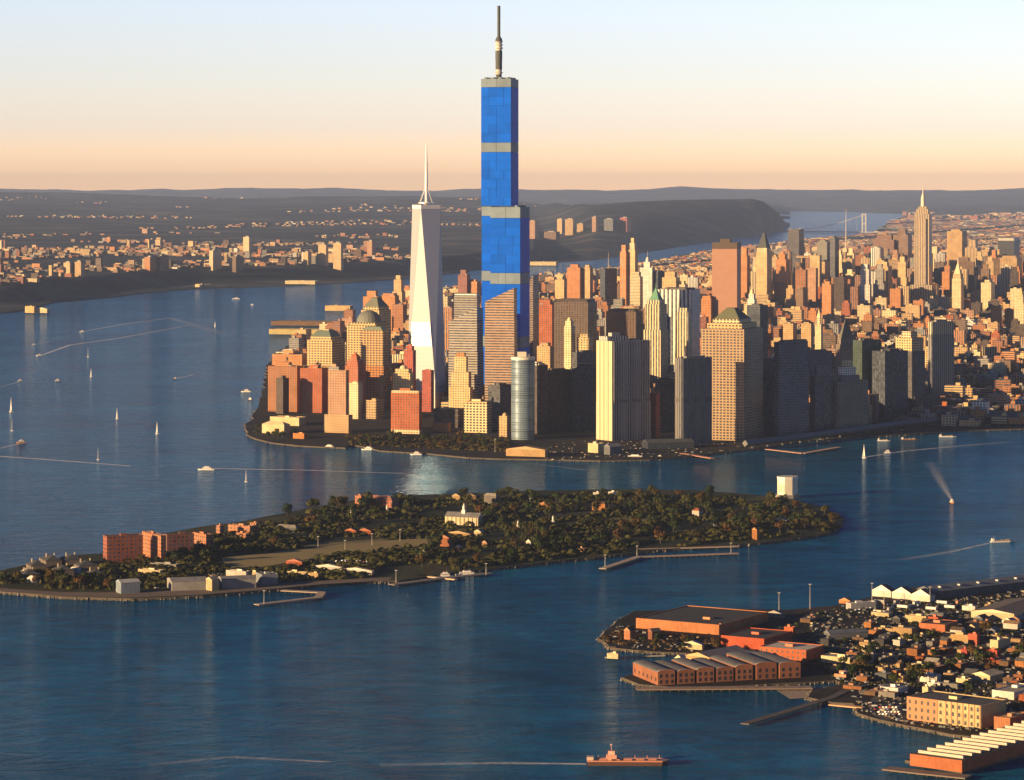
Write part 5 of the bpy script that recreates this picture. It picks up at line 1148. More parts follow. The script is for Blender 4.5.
for (wh, rh, kd, rel, ref), gs in lab2.items():
    gs.sort(key=lambda q: q[0])
    for i, s_ in enumerate(gs):
        px, py, X, Y, w, d, a, h, cn, rn, k = s_
        lb = f'small {wh} walled {rh} {"pitched" if kd == "gable" else "flat"} roofed house {rel} {ref}'
        if len(gs) > 1: lb = f'{ORDW[min(i, 6)]} {wh} {"pitched" if kd == "gable" else "flat"} {rh} roofed house {rel} {ref}'
        t = empty('small_house', (X, Y, 2.5), a, lb, 'house', 'small houses of the waterfront quarter'); ti, ri = shade(C[cn], .8), C[rn]
        m = MB(); m.box(0, 0, 0, w, d, h, tint=ti, rt=ri); m.build('wall', ['weathered', 'roofing'], t)
        if kd == 'gable': m = MB(); m.gable(0, 0, h+.01, w, d, 3, 0, ti, ri, over=.4); m.build('roof', ['smooth', 'roofing'], t)
        else: m = MB(); m.box(w*.15, 0, h+.01, w*.25, d*.3, 1.8, tint=ti, rt=ri); m.build('roof_hatch', ['smooth', 'roofing'], t)
# --- quays of the city tip
Q = [('pier_building', 'long tan pier building with a pitched roof on the tip shore', 506, 545, 548, 450, 457, 72, 'tan', 'pink', 'gable'), ('ferry_terminal', 'dark arched ferry terminal left of the grey waterfront slab', 642, 648, 694, 443, 449, 14, 'navy', (.06, .07, .08), 'gable'),
     ('ferry_terminal', 'cream ferry terminal at the foot of the large striped slab', 588, 598, 604, 444, 453, 50, 'cream', 'white', 'flat'), ('ferry_terminal', 'small green grey terminal beside the cream one', 604, 610, 622, 447, 455, 40, 'slate', 'grey', 'gable'),
     ('museum', 'cream stepped museum on the river tip', 262, 284, 290, 425, 434, 60, 'cream', 'cream', 'hip'), ('museum', 'long white museum wing with a sloping roof', 270, 299, 306, 418, 426, 62, 'cream', 'pink', 'flat'), ('museum', 'tan low museum terrace in the waterside trees', 293, 304, 308, 434, 439, 60, 'orange', 'brown', 'flat'),
     ('pier_shed', 'very long yellow sided pier shed reaching into the river', 269, 349, 354, 330, 335, 78, (.55, .46, .2), (.16, .14, .12), 'flat'), ('pier_shed', 'second dark roofed pier shed behind the yellow sided one', 271, 346, 352, 322, 326, 78, 'brown', (.14, .12, .11), 'flat'),
     ('pier_shed', 'orange pier house farther up the river', 325, 350, 353, 306, 311, 76, 'sand', 'orange', 'flat'),
     ('waterside_building', 'bright pale row of halls on the far bank shore', 285, 315, 318, 281, 284.5, 78, 'cream', 'white', 'flat'), ('waterside_building', 'low pale wharf on the far bank beyond the blue tower', 530, 556, 558, 262, 265.5, 78, 'cream', 'cream', 'flat'),
     ('waterside_building', 'pinkish wharf buildings on the far bank before the blue tower', 449, 480, 482, 260.5, 264.5, 78, 'pink', 'cream', 'flat'), ('waterside_building', 'yellow ferry house on the far bank point', 25, 34, 36, 306.5, 313, 60, 'sand', 'cream', 'flat'), ('waterside_building', 'cream boat shed beside the yellow ferry house', 36, 47, 50, 309, 313, 66, 'cream', 'white', 'gable'),
     ('waterside_building', 'small pale halls on the far bank below the white edged slab', 195, 212, 214, 284.5, 287.5, 70, 'cream', 'white', 'flat')]
for nm, lb, *q in Q:
    house(nm, B, lb, *q[:6], q[6], q[7], q[8], 5)
# elevated river road
t = empty('elevated_road', (0, 0, 0), 0, 'long dark elevated road along the shaded riverside', 'viaduct'); pr = [G(*q) for q in ((745, 449), (790, 444), (850, 436), (900, 429), (950, 424), (1040, 420))]
m = MB()
for i, (a, b) in enumerate(zip(pr, pr[1:])): m.bar((*a, 12+i*.02), (*b, 12+i*.02), 6, (.13, .13, .135), n=4)
m.build('deck', ['smooth', 'smooth'], t)
for a, b in zip(pr, pr[1:]):
    for k in range(3): q = (k+.5)/3; m = MB(); m.cyl(a[0]+(b[0]-a[0])*q, a[1]+(b[1]-a[1])*q, 2, 2, 6, 6, tint=(.1, .1, .1)); m.build('pillar', 'smooth', t)
# lawns and paths of the island
def sheet(name, pts, z, mat, tint=(1, 1, 1)):
    m = MB(); P = [G(*q, z) for q in pts]
    if sum(a[0]*b[1]-b[0]*a[1] for a, b in zip(P, P[1:]+P[:1])) < 0: P.reverse()
    m.add([(*p_, z) for p_ in P], [tuple(range(len(P)))], tint); return tag(m.build(name, mat), kind='structure')
LAWN = [(222, 558), (300, 549), (360, 542), (445, 537), (448, 541), (400, 549), (330, 556), (260, 567), (222, 568)]
sheet('lawn', LAWN, 3.012, 'ground_cover', (.25, .2, .065))
sheet('lawn', [(300, 545), (440, 534), (442, 535.5), (300, 547.5)], 3.012, 'ground_cover', (.14, .12, .04))
sheet('lawn', [(612, 518), (664, 515), (664, 521), (612, 524)], 3.012, 'ground_cover', (.11, .11, .035))
SHR = [(-30, 588), (0, 591), (60, 596), (130, 597.5), (200, 594.5), (260, 590), (310, 585), (390, 580), (392, 577), (310, 581), (260, 585), (200, 589), (130, 592.5), (60, 592), (0, 588), (-30, 584)]
sheet('path', SHR, 3.016, 'ground_cover', (.14, .105, .08))
sheet('car_park', [(333, 560), (374, 558), (376, 565), (336, 569)], 3.02, 'ground_cover', (.05, .05, .055))
sheet('road', [(808, 640), (870, 652), (1040, 640), (1040, 643), (872, 656), (806, 643)], 2.512, 'ground_cover', (.06, .06, .062))
sheet('road', [(870, 700), (905, 668), (935, 655), (938, 657), (912, 671), (878, 703)], 2.516, 'ground_cover', (.06, .06, .062))
sheet('car_park', [(868, 706), (900, 702), (906, 718), (886, 721), (872, 715)], 2.52, 'ground_cover', (.05, .05, .055))
sheet('beach', [(776, 690), (812, 688), (846, 685), (848, 690), (820, 697), (790, 699)], .4, 'ground_cover', (.3, .24, .19))
# ------------------------------------------------------------------ trees
m_, n, l, p = newmat('leaves')
att = n.new('ShaderNodeAttribute'); att.attribute_name = 'tint'; oi = n.new('ShaderNodeObjectInfo')
cr = n.new('ShaderNodeValToRGB'); l.new(oi.outputs['Random'], cr.inputs[0]); e = cr.color_ramp.elements
e[0].color = (.018, .032, .01, 1); e[1].color = (.075, .04, .013, 1); k = e.new(.6); k.color = (.038, .044, .012, 1)
l.new(mixc(n, l, 1.0, cr.outputs[0], att.outputs['Color'], 'MULTIPLY'), p.inputs['Base Color']); p.inputs['Roughness'].default_value = .8; p.inputs['Specular IOR Level'].default_value = .1
def make_tree(seed):
    r = random.Random(seed); t = empty('tree', (0, -400, 0)); 
    m = MB(); m.lathe(0, 0, [(.5, 0), (.35, 3), (.25, 6)], 6, (.06, .045, .03))
    for k in range(4): a = k*1.6+r.random(); m.bar((0, 0, 3+k*.6), (2.6*cos(a), 2.6*sin(a), 6.5+k*.5), .18, (.06, .045, .03), r2=.07)
    m.build('trunk', 'bark', t)
    lobes = [(r.uniform(-2.8, 2.8), r.uniform(-2.8, 2.8), r.uniform(5, 9), r.uniform(2, 3.2)) for _ in range(7)]
    m = MB()
    for k in range(420):
        lx, ly, lz, lr = lobes[k % 7]
        v = Vector((r.gauss(0, 1), r.gauss(0, 1), r.gauss(0, 1))).normalized()*lr*r.uniform(.7, 1.08); c = Vector((lx, ly, lz))+Vector((v.x, v.y, v.z*.8))
        nrm = (v.normalized()+Vector((r.uniform(-.5, .5), r.uniform(-.5, .5), r.uniform(-.3, .6)))).normalized(); x = nrm.orthogonal().normalized(); y = nrm.cross(x); s = r.uniform(.45, .9)
        q = r.uniform(.6, 1.5); m.add([c+x*s, c+y*s*.8, c-x*s, c-y*s*.9], [(0, 1, 2, 3)], (q, q*r.uniform(.85, 1.1), q))
    m.build('crown', 'leaves', t); return t
protos = [make_tree(i) for i in range(6)]
tr = random.Random(33); NTREE = 0; first = {}
def plant(X, Y, z, s, label, group):
    global NTREE
    k = tr.randrange(6)
    if k not in first: o = protos[k]; first[k] = 1
    else: o = copy_tree(protos[k])
    o.location = (X, Y, z); o.rotation_euler = (0, 0, tr.uniform(0, 6.28)); s *= 1.22; o.scale = (s, s, s*tr.uniform(.85, 1.1)); tag(o, label, 'tree', group); NTREE += 1
def grove(poly, n, smin, smax, z, label, group, rad=1, gap=5.5):
    xs, ys = [q[0] for q in poly], [q[1] for q in poly]; c = 0; pts = []
    for k in range(n*60):
        if c >= n: break
        px, py = tr.uniform(min(xs), max(xs)), tr.uniform(min(ys), max(ys))
        if not inside(poly, px, py): continue
        X, Y = G(px, py, z)
        if hit(X, Y, 3) or any(hypot(X-a, (Y-b)*.6) < gap for a, b in pts): continue
        if inside(LAWN, px, py): continue
        pts.append((X, Y)); plant(X, Y, z, tr.uniform(smin, smax), label, group); c += 1
grove([(2, 580), (2, 586), (60, 589), (114, 590), (112, 582), (50, 580)], 16, .8, 1.2, 3, 'brownish tree in the row along the island west shore path', 'trees along the west shore path')
grove([(285, 515), (360, 503), (440, 499), (440, 512), (360, 524), (285, 530)], 26, 1, 1.5, 3, 'dark leafy tree in the grove between the fort and the brick school', 'trees between fort and brick school')
grove([(440, 500), (500, 497), (580, 495), (580, 520), (500, 530), (445, 515)], 26, 1, 1.5, 3, 'dark leafy tree in the grove around the columned hall', 'trees around the columned hall')
grove([(405, 548), (470, 540), (560, 528), (575, 550), (500, 566), (420, 572)], 38, .95, 1.4, 3, 'olive tree in the grove along the middle near shore', 'trees along the middle near shore')
grove([(580, 497), (690, 495), (760, 500), (770, 515), (690, 520), (585, 515)], 30, 1, 1.5, 3, 'dark leafy tree in the long belt on the island far side east', 'trees on the far side belt')
grove([(575, 527), (680, 522), (760, 517), (765, 532), (690, 542), (585, 550)], 36, 1, 1.4, 3, 'olive tree in the grove above the long timber pier', 'trees above the long timber pier')
grove([(760, 502), (800, 505), (838, 520), (836, 529), (790, 536), (765, 530)], 28, .9, 1.35, 3, 'dark tree in the dense clump on the island east point', 'trees on the east point')
grove([(120, 564), (230, 546), (280, 533), (290, 545), (210, 562), (130, 570)], 14, .9, 1.2, 3, 'dark tree in the thin belt below the brick apartments', 'trees below the brick apartments')
grove([(352, 438), (390, 438), (430, 436), (505, 440), (503, 450), (430, 448), (360, 446)], 40, .8, 1.2, 2.5, 'brown green tree in the park at the city tip', 'trees in the park at the tip')
grove([(250, 433), (268, 420), (300, 436), (318, 438), (315, 443), (262, 440)], 12, .7, 1, 2.5, 'dark tree beside the stepped museum on the river tip', 'trees beside the museum')
grove([(850, 655), (875, 650), (872, 675), (850, 682), (835, 672)], 12, .7, 1.1, 2.5, 'olive tree right of the pale long shed', 'trees by the pale long shed')
grove([(880, 640), (1035, 630), (1035, 690), (950, 695), (880, 690)], 24, .7, 1.2, 2.5, 'street tree among the small waterfront houses', 'trees among the waterfront houses')
grove([(640, 640), (720, 640), (722, 652), (645, 650)], 9, .5, .8, 2.5, 'small tree in the yard below the very long warehouse', 'trees below the long warehouse')
for k, pr_ in enumerate(protos):
    if k not in first:
        for c_ in list(pr_.children): bpy.data.objects.remove(c_)
        bpy.data.objects.remove(pr_)
print('trees', NTREE)
def undergrowth(poly, n, z, smax, label):
    r = random.Random(len(label)); m = MB(); xs, ys = [q[0] for q in poly], [q[1] for q in poly]
    for k in range(n):
        px, py = r.uniform(min(xs), max(xs)), r.uniform(min(ys), max(ys))
        if not inside(poly, px, py) or inside(LAWN, px, py) or inside(SHR, px, py): continue
        X, Y = G(px, py, z)
        if hit(X, Y, 1.5): continue
        if smax > 6.5 and fbm(X, Y, 70, 3, 2) < -.12: continue
        S = r.uniform(1.6, smax); q0 = r.uniform(.6, 1.3)
        for j in range(14):
            v = Vector((r.gauss(0, 1), r.gauss(0, 1), abs(r.gauss(0, 1)))).normalized()*S; c = Vector((X, Y, z))+Vector((v.x, v.y, v.z*.9)); nn_ = (v+Vector((0, 0, .4))).normalized(); x = nn_.orthogonal().normalized(); y = nn_.cross(x); s = S*r.uniform(.3, .55); q = q0*r.uniform(.7, 1.3)
            m.add([c+x*s, c+y*s, c-x*s, c-y*s], [(0, 1, 2, 3)], (q, q, q))
    tag(m.build('undergrowth', 'leaves'), label, kind='stuff')
undergrowth([(120, 566), (240, 528), (300, 513), (420, 500), (600, 494), (760, 499), (838, 520), (836, 530), (700, 545), (580, 556), (470, 568), (400, 578), (300, 580), (120, 590), (0, 588), (0, 576), (90, 566)], 15000, 3, 7, 'low bushes and small trees covering the island between the groves')
undergrowth([(345, 436), (510, 440), (508, 452), (352, 445)], 1300, 2.5, 5, 'low bushes of the park at the tip')
undergrowth([(750, 618), (868, 606), (1040, 600), (1040, 712), (905, 700), (850, 690), (806, 668), (812, 640)], 900, 2.5, 2.6, 'weeds and hedges between the waterfront houses')
undergrowth([(602, 641), (612, 630), (640, 630), (720, 640), (720, 650), (640, 650)], 160, 2.5, 3, 'scrub on the rocky point')

def clutter(poly, n, z, label, smax=3.5):
    r = random.Random(n); m = MB(); xs, ys = [q[0] for q in poly], [q[1] for q in poly]
    for k in range(n):
        px, py = r.uniform(min(xs), max(xs)), r.uniform(min(ys), max(ys))
        if not inside(poly, px, py): continue
        X, Y = G(px, py, z)
        if hit(X, Y, 1): continue
        g = r.choice((.03, .05, .06, .1, .15, .3)); c = r.choice(((1, 1, 1), (1, .6, .35), (1, .85, .6), (.7, .85, 1)))
        s = r.uniform(.8, smax); m.box(X, Y, z-.05, s*r.uniform(.8, 2.2), s, r.uniform(.4, 1.8), r.choice((.98, .98+pi/2, r.uniform(0, 3))), tuple(g*q for q in c), tuple(g*q*.9 for q in c), tw=r.uniform(.6, 1), td=r.uniform(.6, 1))
    tag(m.build('debris', ['smooth', 'smooth']), label, kind='stuff')
clutter([(812, 612), (868, 600), (1040, 590), (1040, 712), (985, 733), (905, 724), (862, 712), (850, 690), (806, 660)], 2600, 2.5, 'yard clutter, skips and stacked goods between the waterfront houses')
clutter([(604, 641), (622, 622), (640, 632), (722, 640), (800, 662), (800, 668), (700, 652), (610, 648)], 420, 2.5, 'yard clutter on the rocky point and below the warehouses')
clutter([(545, 444), (600, 440), (700, 440), (800, 436), (950, 424), (1020, 424), (940, 431), (800, 442), (700, 455), (545, 460)], 1100, 2.5, 'quayside clutter along the shaded city shore', 4)
clutter([(110, 592), (290, 580), (380, 574), (376, 565), (300, 568), (130, 580)], 700, 3, 'yard clutter around the island shore sheds', 3)
def trailer(px, py, al, label, tint):
    X, Y = G(px, py); t = empty('lorry_trailer', (X, Y, 2.5), radians(al), label, 'trailer', 'trailers parked on the quays')
    m = MB(); m.box(0, 0, 1.1, 12, 2.5, 2.7, tint=tint, rt=shade(tint, 1.1), bottom=True); m.build('cargo_box', ['smooth', 'smooth'], t)
    for k in (-4.2, 4.2):
        m = MB(); m.box(k, 0, 0, 1.6, 2.3, 1.1, tint=(.03, .03, .03)); m.build('axle', 'smooth', t)
r = random.Random(8)
for k in range(22):
    px, py = (r.uniform(855, 960), r.uniform(603, 614)) if k < 14 else (r.uniform(820, 850), r.uniform(669, 682))
    if hit(*G(px, py), 4): continue
    trailer(px, py, 56 if k % 2 else 146, 'white or grey box trailer parked on the open upper quay' if k < 14 else 'box trailer parked in the yard behind the beach', r.choice(((.6, .58, .55), (.3, .3, .3), (.45, .2, .1))))
# ------------------------------------------------------------------ boats, wakes, cars, lamps
def hull(m, L, Wd, h, tint, dtint=(.4, .35, .3), z=-.4):
    P = [(-L/2, -Wd*.4), (L*.25, -Wd/2), (L*.42, -Wd*.28), (L/2, 0), (L*.42, Wd*.28), (L*.25, Wd/2), (-L/2, Wd*.4)]
    m.prism([(x*.94, y*.8) for x, y in P], z, z+h, tint, dtint, P, mat=0, rmat=0)
def boat(kind, px, py, L, hd, label, tint=(.75, .72, .68)):
    if kind == 'sailboat': hd = 104+(px*7) % 14
    X, Y = G(px, py, 0); t = empty(kind, (X, Y, 0), radians(hd), label, 'boat', None); h = min(L, 16)*.11+.5
    if kind == 'barge':
        m = MB(); hull(m, L, L*.24, 1.9, tint, (.3, .22, .16)); m.build('hull', 'paint', t)
        for k in range(3): m = MB(); m.box(-L*.22+k*L*.2, 0, 1.51, L*.14, L*.14, 1+.4*k, tint=(.35, .25, .17), rt=(.4, .32, .24)); m.build('deck_cargo', ['paint', 'paint'], t)
        m = MB(); m.box(-L*.4, 0, 1.51, L*.09, L*.14, 3.2, tint=(.7, .66, .6), rt=(.5, .48, .44)); m.build('wheelhouse', ['paint', 'paint'], t)
        m = MB(); m.cyl(-L*.36, 0, 4.7, .15, 3.5, 5, tint=(.4, .4, .38)); m.build('mast', 'paint', t)
        return t
    L0 = L; VS = min(L, 15)
    m = MB(); hull(m, L, L*.3 if kind != 'barge' else L*.22, h, tint); m.build('hull', 'paint', t); z = h-.4
    if kind == 'sailboat':
        H_ = L*1.45; m = MB(); m.cyl(L*.05, 0, z, .12, H_, 6, tint=(.6, .6, .58)); m.build('mast', 'paint', t)
        m = MB(); m.add([(L*.03, .05, z+1), (-L*.42, .5, z+1), (L*.03, .05, z+H_*.96), (L*.03, -.1, z+1), (-L*.42, .35, z+1), (L*.03, -.1, z+H_*.96)], [(0, 1, 2), (5, 4, 3), (0, 3, 4, 1), (1, 4, 5, 2), (2, 5, 3, 0)], (.8, .78, .74)); m.build('mainsail', 'paint', t)
        m = MB(); m.add([(L*.08, 0, z+H_*.8), (L*.46, 0, z+.6), (L*.1, .5, z+.9), (L*.08, -.12, z+H_*.8), (L*.46, -.12, z+.6), (L*.1, .38, z+.9)], [(0, 1, 2), (5, 4, 3), (0, 3, 4, 1), (1, 4, 5, 2), (2, 5, 3, 0)], (.8, .78, .74)); m.build('jib', 'paint', t)
    else:
        c = (.78, .75, .7); m = MB(); m.box(-L*.05, 0, z, L*.55, L*.2, VS*.1+.8, tint=c, rt=c); m.build('cabin', ['paint', 'paint'], t)
        m = MB(); m.box(-L*.04, 0, z+VS*.1+.81, L*.3, L*.15, VS*.07+.5, tint=c, rt=(.5, .48, .45)); m.build('bridge_deck', ['paint', 'paint'], t)
        m = MB(); m.box(-L*.05, 0, z+VS*.045+.5, L*.553, L*.203, VS*.03+.2, tint=(.04, .05, .06), rt=(.04, .05, .06)); m.build('window_band', ['paint', 'paint'], t)
        if L > 14: m = MB(); m.cyl(-L*.15, 0, z+VS*.17+1.3, VS*.03, VS*.1, 8, tint=(.3, .12, .06)); m.build('funnel', 'paint', t)
        m = MB(); m.cyl(L*.05, 0, z+VS*.17+1.3, .12, VS*.16, 5, tint=(.5, .5, .5)); m.build('mast', 'paint', t)
    return t
for q in [('ferry', 206, 470, 27, 178, 'large white ferry trailing a long wake toward the city tip'), ('sailboat', 88, 357, 16, 60, 'sailboat up the river, the upper of a near pair'), ('sailboat', 91, 377, 14, 80, 'sailboat up the river, the lower of a near pair'),
          ('sailboat', 117, 419, 14, 75, 'sailboat alone in the middle of the bay'), ('sailboat', 157, 434, 15, 70, 'sailboat nearest the ferry on its upriver side'), ('sailboat', 98, 460, 13, 80, 'sailboat just past the end of the long foam line'),
          ('sailboat', 246, 482, 12, 100, 'sailboat below the ferry wake near the island'), ('sailboat', 11, 412, 20, 60, 'tall masted dark hulled sailboat at the bay edge'), ('sailboat', 12, 431, 15, 90, 'white sail reflection below the dark hulled one, modelled as a boat'),  # second boat by the dark hull models its reflected sail
          ('motorboat', 58, 381, 14, 20, 'small white motorboat below the fast pair'), ('tugboat', 21, 443, 17, 200, 'orange and white tug at the bay edge with a curved wake'), ('motorboat', 20, 381, 11, 200, 'tiny motorboat at the bay edge left of the white one'),
          ('motorboat', 39, 356, 17, 200, 'white speedboat with the longest wake upriver'), ('motorboat', 82, 332, 15, 195, 'white speedboat second upriver with a wake'), ('motorboat', 34, 345, 10, 200, 'tiny speedboat left of the two larger ones'),
          ('motorboat', 175, 379, 9, 190, 'tiny dark speedboat in mid river'), ('sailboat', 215, 327, 13, 80, 'far sailboat in front of the distant shore'), ('ferry', 236, 299, 34, 180, 'boxy white ferry near the distant shore'),
          ('motorboat', 252, 305, 12, 180, 'small white boat beside the boxy ferry'), ('ferry', 246, 392, 22, 180, 'cream ferry approaching the river blocks'), ('motorboat', 250, 400, 12, 150, 'small dark boat below the cream ferry'),
          ('ferry', 329, 448, 26, 160, 'long white tour boat moored left of the park'), ('ferry', 368, 450, 24, 170, 'slim tan tour boat moored at the park edge'), ('ferry', 416, 455, 20, 180, 'white boat moored below the park trees'),
          ('sailboat', 864, 458, 15, 20, 'bright white sailboat near the dark riverside'), ('motorboat', 888, 453, 13, 10, 'small launch right behind the bright sailboat'), ('tugboat', 952, 503, 14, 280, 'orange tug heading toward the island from the river'),
          ('barge', 1003, 542, 34, 12, 'pale workboat near the frame edge'), ('ferry', 446, 577, 18, 14, 'blue white ferry docked at the island quay, left one'), ('ferry', 468, 575.5, 30, 12, 'larger white ferry docked at the island quay'),
          ('barge', 884, 441, 24, 0, 'lit cream boat moored at the dark riverside'), ('barge', 910, 440, 34, 0, 'long brown moored vessel with masts at the dark riverside'), ('barge', 948, 437, 34, 0, 'flat tan moored vessel farthest along the dark riverside'), ('motorboat', 660, 458, 12, 0, 'small white launch right of the orange ferry')]:
    tint = (.5, .2, .07) if q[0] == 'tugboat' else (.16, .08, .05) if 'dark' in q[5][:12] or 'brown' in q[5] else (.75, .72, .68)
    boat(*q, tint)
boat('ferry', 634, 458, 44, 170, 'big orange ferry at the terminal by the striped slab', (.6, .2, .07))
def tanker():
    cx, cy, w, d, al, D = frame(586, 588, 670, 768, 2, 0); L = 82/F*dist(767, 0); X, Y = G(628, 766, 0)
    t = empty('tanker', (X, Y+5, 0), radians(0), 'long rust red tanker barge passing at the bottom of the bay', 'ship')
    RD = (.3, .1, .06); m = MB(); P = [(-L/2, -5), (L*.42, -6.5), (L*.485, -3), (L/2, 0), (L*.485, 3), (L*.42, 6.5), (-L/2, 5)]
    m.prism([(x*.98, y*.85) for x, y in P], -1, 3.2, (.1, .05, .04), (.3, .15, .1), P, mat=0, rmat=0); m.build('hull', 'paint', t)
    m = MB(); m.prism(P, 3.21, 4.1, (.5, .22, .14), (.34, .17, .11), mat=0, rmat=0); m.build('bulwark', 'paint', t)
    for i in range(5): m = MB(); m.box(-L*.3+i*L*.15, 0, 4.12, L*.1, 7, .9, tint=(.45, .2, .13), rt=(.5, .24, .16)); m.build('hatch_cover', ['paint', 'paint'], t)
    for i in range(6): m = MB(); m.cyl(-L*.36+i*L*.15, 3, 4.12, .3, 2.6, 6, tint=(.5, .25, .18)); m.build('vent_post', 'paint', t)
    m = MB(); m.box(-L*.2, 0, 4.12, 8, 7, 4, tint=(.6, .3, .22), rt=(.5, .3, .2)); m.box(-L*.2, 0, 8.13, 5, 5, 3, tint=(.7, .4, .3), rt=(.4, .2, .15)); m.build('wheelhouse', ['paint', 'paint'], t)
    m = MB(); m.cyl(-L*.2, 0, 11.1, .25, 5, 6, tint=(.5, .3, .25)); m.lathe(-L*.2, 0, [(.3, 15), (1, 15.6), (.3, 16.4)], 8, (.6, .4, .35)); m.build('mast', 'paint', t)
    m = MB(); m.box(-L*.46, 0, 4.12, 5, 7, 2.6, tint=(.55, .4, .3), rt=(.4, .3, .25)); m.build('stern_house', ['paint', 'paint'], t)
    m = MB(); m.bar((-L*.4, 0, 5), (L*.42, 0, 5), .35, (.5, .25, .18)); m.build('deck_pipe', 'paint', t)
tanker()
# foam
m_, n, l, p = newmat('foam')
tc = n.new('ShaderNodeTexCoord'); nz = tex(n, l, 'Noise', .09, tc.outputs['Object'], Detail=6.0, Roughness=.7)
att = n.new('ShaderNodeAttribute'); att.attribute_name = 'tint'; sp_ = n.new('ShaderNodeSeparateColor'); l.new(att.outputs['Color'], sp_.inputs[0])
p.inputs['Base Color'].default_value = (.85, .86, .86, 1); p.inputs['Roughness'].default_value = .7
l.new(mth(n, l, 'MULTIPLY', mth(n, l, 'MULTIPLY_ADD', nz.outputs[0], 2.4, -.2), sp_.outputs[0]), p.inputs['Alpha'])
def wake(pts, w0, w1, a0, a1, label, z=.06):
    P = [G(*q, 0) for q in pts]; m = MB(); n_ = len(P)
    Q = []
    for a, b in zip(P, P[1:]):
        for k in range(8): Q.append((a[0]+(b[0]-a[0])*k/8, a[1]+(b[1]-a[1])*k/8))
    Q.append(P[-1]); N_ = len(Q)
    for i in range(N_-1):
        (xa, ya), (xb, yb) = Q[i], Q[i+1]; L = hypot(xb-xa, yb-ya) or 1; nx, ny = -(yb-ya)/L, (xb-xa)/L
        wa, wb = w0+(w1-w0)*i/(N_-1), w0+(w1-w0)*(i+1)/(N_-1); al = a0+(a1-a0)*i/(N_-1)
        for q0, q1, ff in ((-1, -.7, .25), (-.7, -.4, .55), (-.4, -.12, .8), (-.12, .12, .6 if w1 > 12 else 1), (.12, .4, .8), (.4, .7, .55), (.7, 1, .25)):
            v_ = al*ff; m.add([(xa+nx*wa*q0, ya+ny*wa*q0, z), (xb+nx*wb*q0, yb+ny*wb*q0, z), (xb+nx*wb*q1, yb+ny*wb*q1, z), (xa+nx*wa*q1, ya+ny*wa*q1, z)], [(0, 1, 2, 3)], (v_, v_, v_))
    tag(m.build('wake', 'foam'), label, kind='stuff')
wake([(212, 468.5), (300, 470), (420, 474)], 6, 6, 1.0, .4, 'white wake of the large ferry')
wake([(-20, 455), (40, 459), (130, 466)], 6, 9, 1.0, .4, 'long white foam line at the bay edge')
wake([(42, 355), (70, 345), (120, 338), (190, 325)], 5, 18, .9, .15, 'broadening wake of the speedboat')
wake([(85, 331), (125, 324), (170, 318), (230, 336)], 5, 22, .6, .08, 'thin wake of the second speedboat')
wake([(177, 378.5), (205, 372)], 3, 8, .5, .1, 'short wake of the tiny speedboat')
wake([(24, 443), (5, 447), (-20, 452)], 4, 10, .6, .2, 'curved wake of the tug')
wake([(36, 344.5), (60, 338)], 3, 6, .4, .1, 'small speedboat wake')
wake([(18, 382), (-15, 392)], 3, 8, .4, .1, 'short wake at the bay edge')
wake([(866, 457), (905, 451), (960, 446), (1010, 442)], 4, 14, .6, .08, 'wake behind the bright sailboat')
wake([(951, 499), (942, 484), (930, 462)], 3, 12, .5, .05, 'faint wake behind the orange tug')
wake([(990, 543), (950, 552), (900, 560)], 3, 12, .5, .06, 'faint wake of the pale workboat')
wake([(586, 764), (500, 763), (380, 765)], 4, 8, .55, .12, 'long wake of the tanker barge')
wake([(150, 765), (230, 757), (330, 762)], 8, 4, .1, .35, 'pale streak of an older wake')
wake([(520, 462), (585, 470)], 3, 6, .15, .25, 'faint streak off the tip')
# parked cars
cr_ = random.Random(4)
def car_mesh():
    m = MB(); m.box(0, 0, .35, 4.4, 1.8, .65, tint=(1, 1, 1), rt=(1, 1, 1)); m.box(-.2, 0, 1.0, 2.3, 1.6, .55, tint=(.08, .09, .1), rt=(1, 1, 1), tw=.75, td=.85); return m
cm, n, l, p = newmat('car_paint'); oi = n.new('ShaderNodeObjectInfo'); cr = n.new('ShaderNodeValToRGB'); cr.color_ramp.interpolation = 'CONSTANT'; l.new(oi.outputs['Random'], cr.inputs[0]); e = cr.color_ramp.elements
e[0].color = (.7, .7, .7, 1); e[1].position = .35; e[1].color = (.08, .09, .1, 1)
for q, c in ((.55, (.3, .3, .32, 1)), (.75, (.3, .04, .03, 1)), (.85, (.6, .55, .45, 1))): k = e.new(q); k.color = c
l.new(cr.outputs[0], p.inputs['Base Color']); p.inputs['Roughness'].default_value = .35
car0 = None
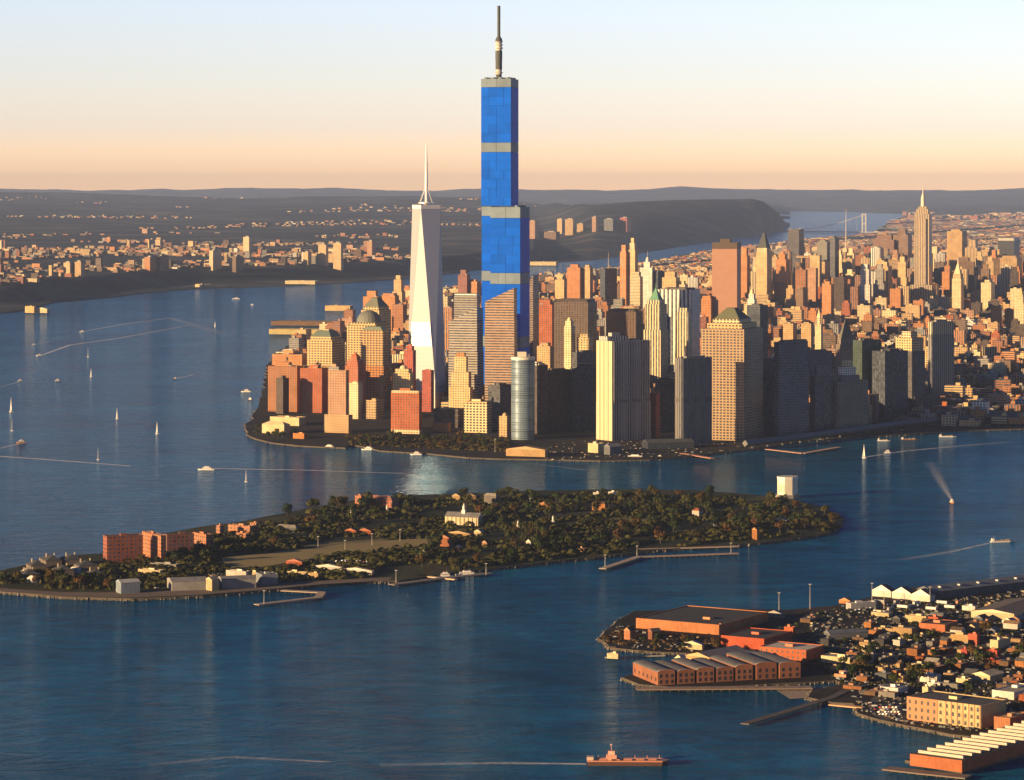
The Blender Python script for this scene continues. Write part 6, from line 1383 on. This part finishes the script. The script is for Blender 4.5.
def cars(o, u, v, nu, nv, z, label, group):
    global car0
    X0, Y0 = G(*o, z); U, V = G(*u, z), G(*v, z)
    for i in range(nu):
        for j in range(nv):
            if cr_.random() < .18: continue
            a, b = (i+.5)/nu, (j+.5)/nv
            if car0 is None:
                c = empty('parked_car'); m = car_mesh(); m.build('body', ['car_paint', 'car_paint'], c)
                for wx in (-1.4, 1.4):
                    for wy in (-.85, .85): w = MB(); w.cyl(0, 0, -.1, .34, .2, 10, tint=(.03, .03, .03)); o_ = w.build('wheel', 'paint', c, (wx, wy, .34)); o_.rotation_euler = (pi/2, 0, 0)
                car0 = c
            else: c = copy_tree(car0)
            c.location = (X0+(U[0]-X0)*a+(V[0]-X0)*b, Y0+(U[1]-Y0)*a+(V[1]-Y0)*b, z+.02); c.rotation_euler = (0, 0, radians(60)+cr_.uniform(-.05, .05)); tag(c, label, 'car', group)
cars((337, 567), (375, 564), (335, 561), 13, 4, 3, 'parked car in the island car park above the white marquees', 'cars in the island car park')
cars((876, 716), (902, 716), (872, 707), 8, 4, 2.5, 'parked car in the lot left of the yellow and orange mill', 'cars in the lot beside the mill')
cars((856, 612), (900, 606), (852, 610), 12, 1, 2.5, 'parked car in the line on the upper quay', 'cars on the upper quay')
# flood-light poles
def pole(px, py, h, z, label):
    X, Y = G(px, py, z); t = empty('lamp_mast', (X, Y, z), 0, label, 'lamp mast'); m = MB(); m.cyl(0, 0, 0, .45, h, 6, .2, tint=(.35, .33, .3)); m.build('pole', 'smooth', t); m = MB(); m.box(0, 0, h, 3, .8, .6, tint=(.5, .5, .48), rt=(.5, .5, .48)); m.build('lamp_head', ['smooth', 'smooth'], t)
for q in [(264, 604, 14, 3, 'tall mast at the tip of the bent island pier'), (396, 582, 13, 3, 'mast at the outer end of the ferry quay'), (486, 575, 13, 3, 'mast at the inner end of the ferry quay'), (605, 567, 14, 3, 'mast at the bend end of the long timber pier'), (637, 556, 12, 3, 'mast at the corner of the long timber pier'), (731, 553, 12, 3, 'mast near the far end of the long timber pier'),
          (530, 513, 20, 3, 'tall grey mast among the trees east of the columned hall'), (779, 612, 20, 2.5, 'tall mast on the far quay, first from the long warehouse'), (810, 609, 26, 2.5, 'tall mast on the far quay, second from the long warehouse'), (872, 602, 20, 2.5, 'mast beside the first white gable'), (884, 609, 18, 2.5, 'mast in front of the white gables'), (930, 602, 16, 2.5, 'mast at the last white gable'), (495, 452, 22, 2.5, 'flag mast at the edge of the tip park'),
          (318, 548, 14, 3, 'lamp mast on the parade lawn, left one'), (345, 552, 14, 3, 'lamp mast on the parade lawn, near one'), (372, 545, 14, 3, 'lamp mast on the parade lawn, middle one'), (400, 541, 14, 3, 'lamp mast on the parade lawn, right one')]:
    pole(*q)
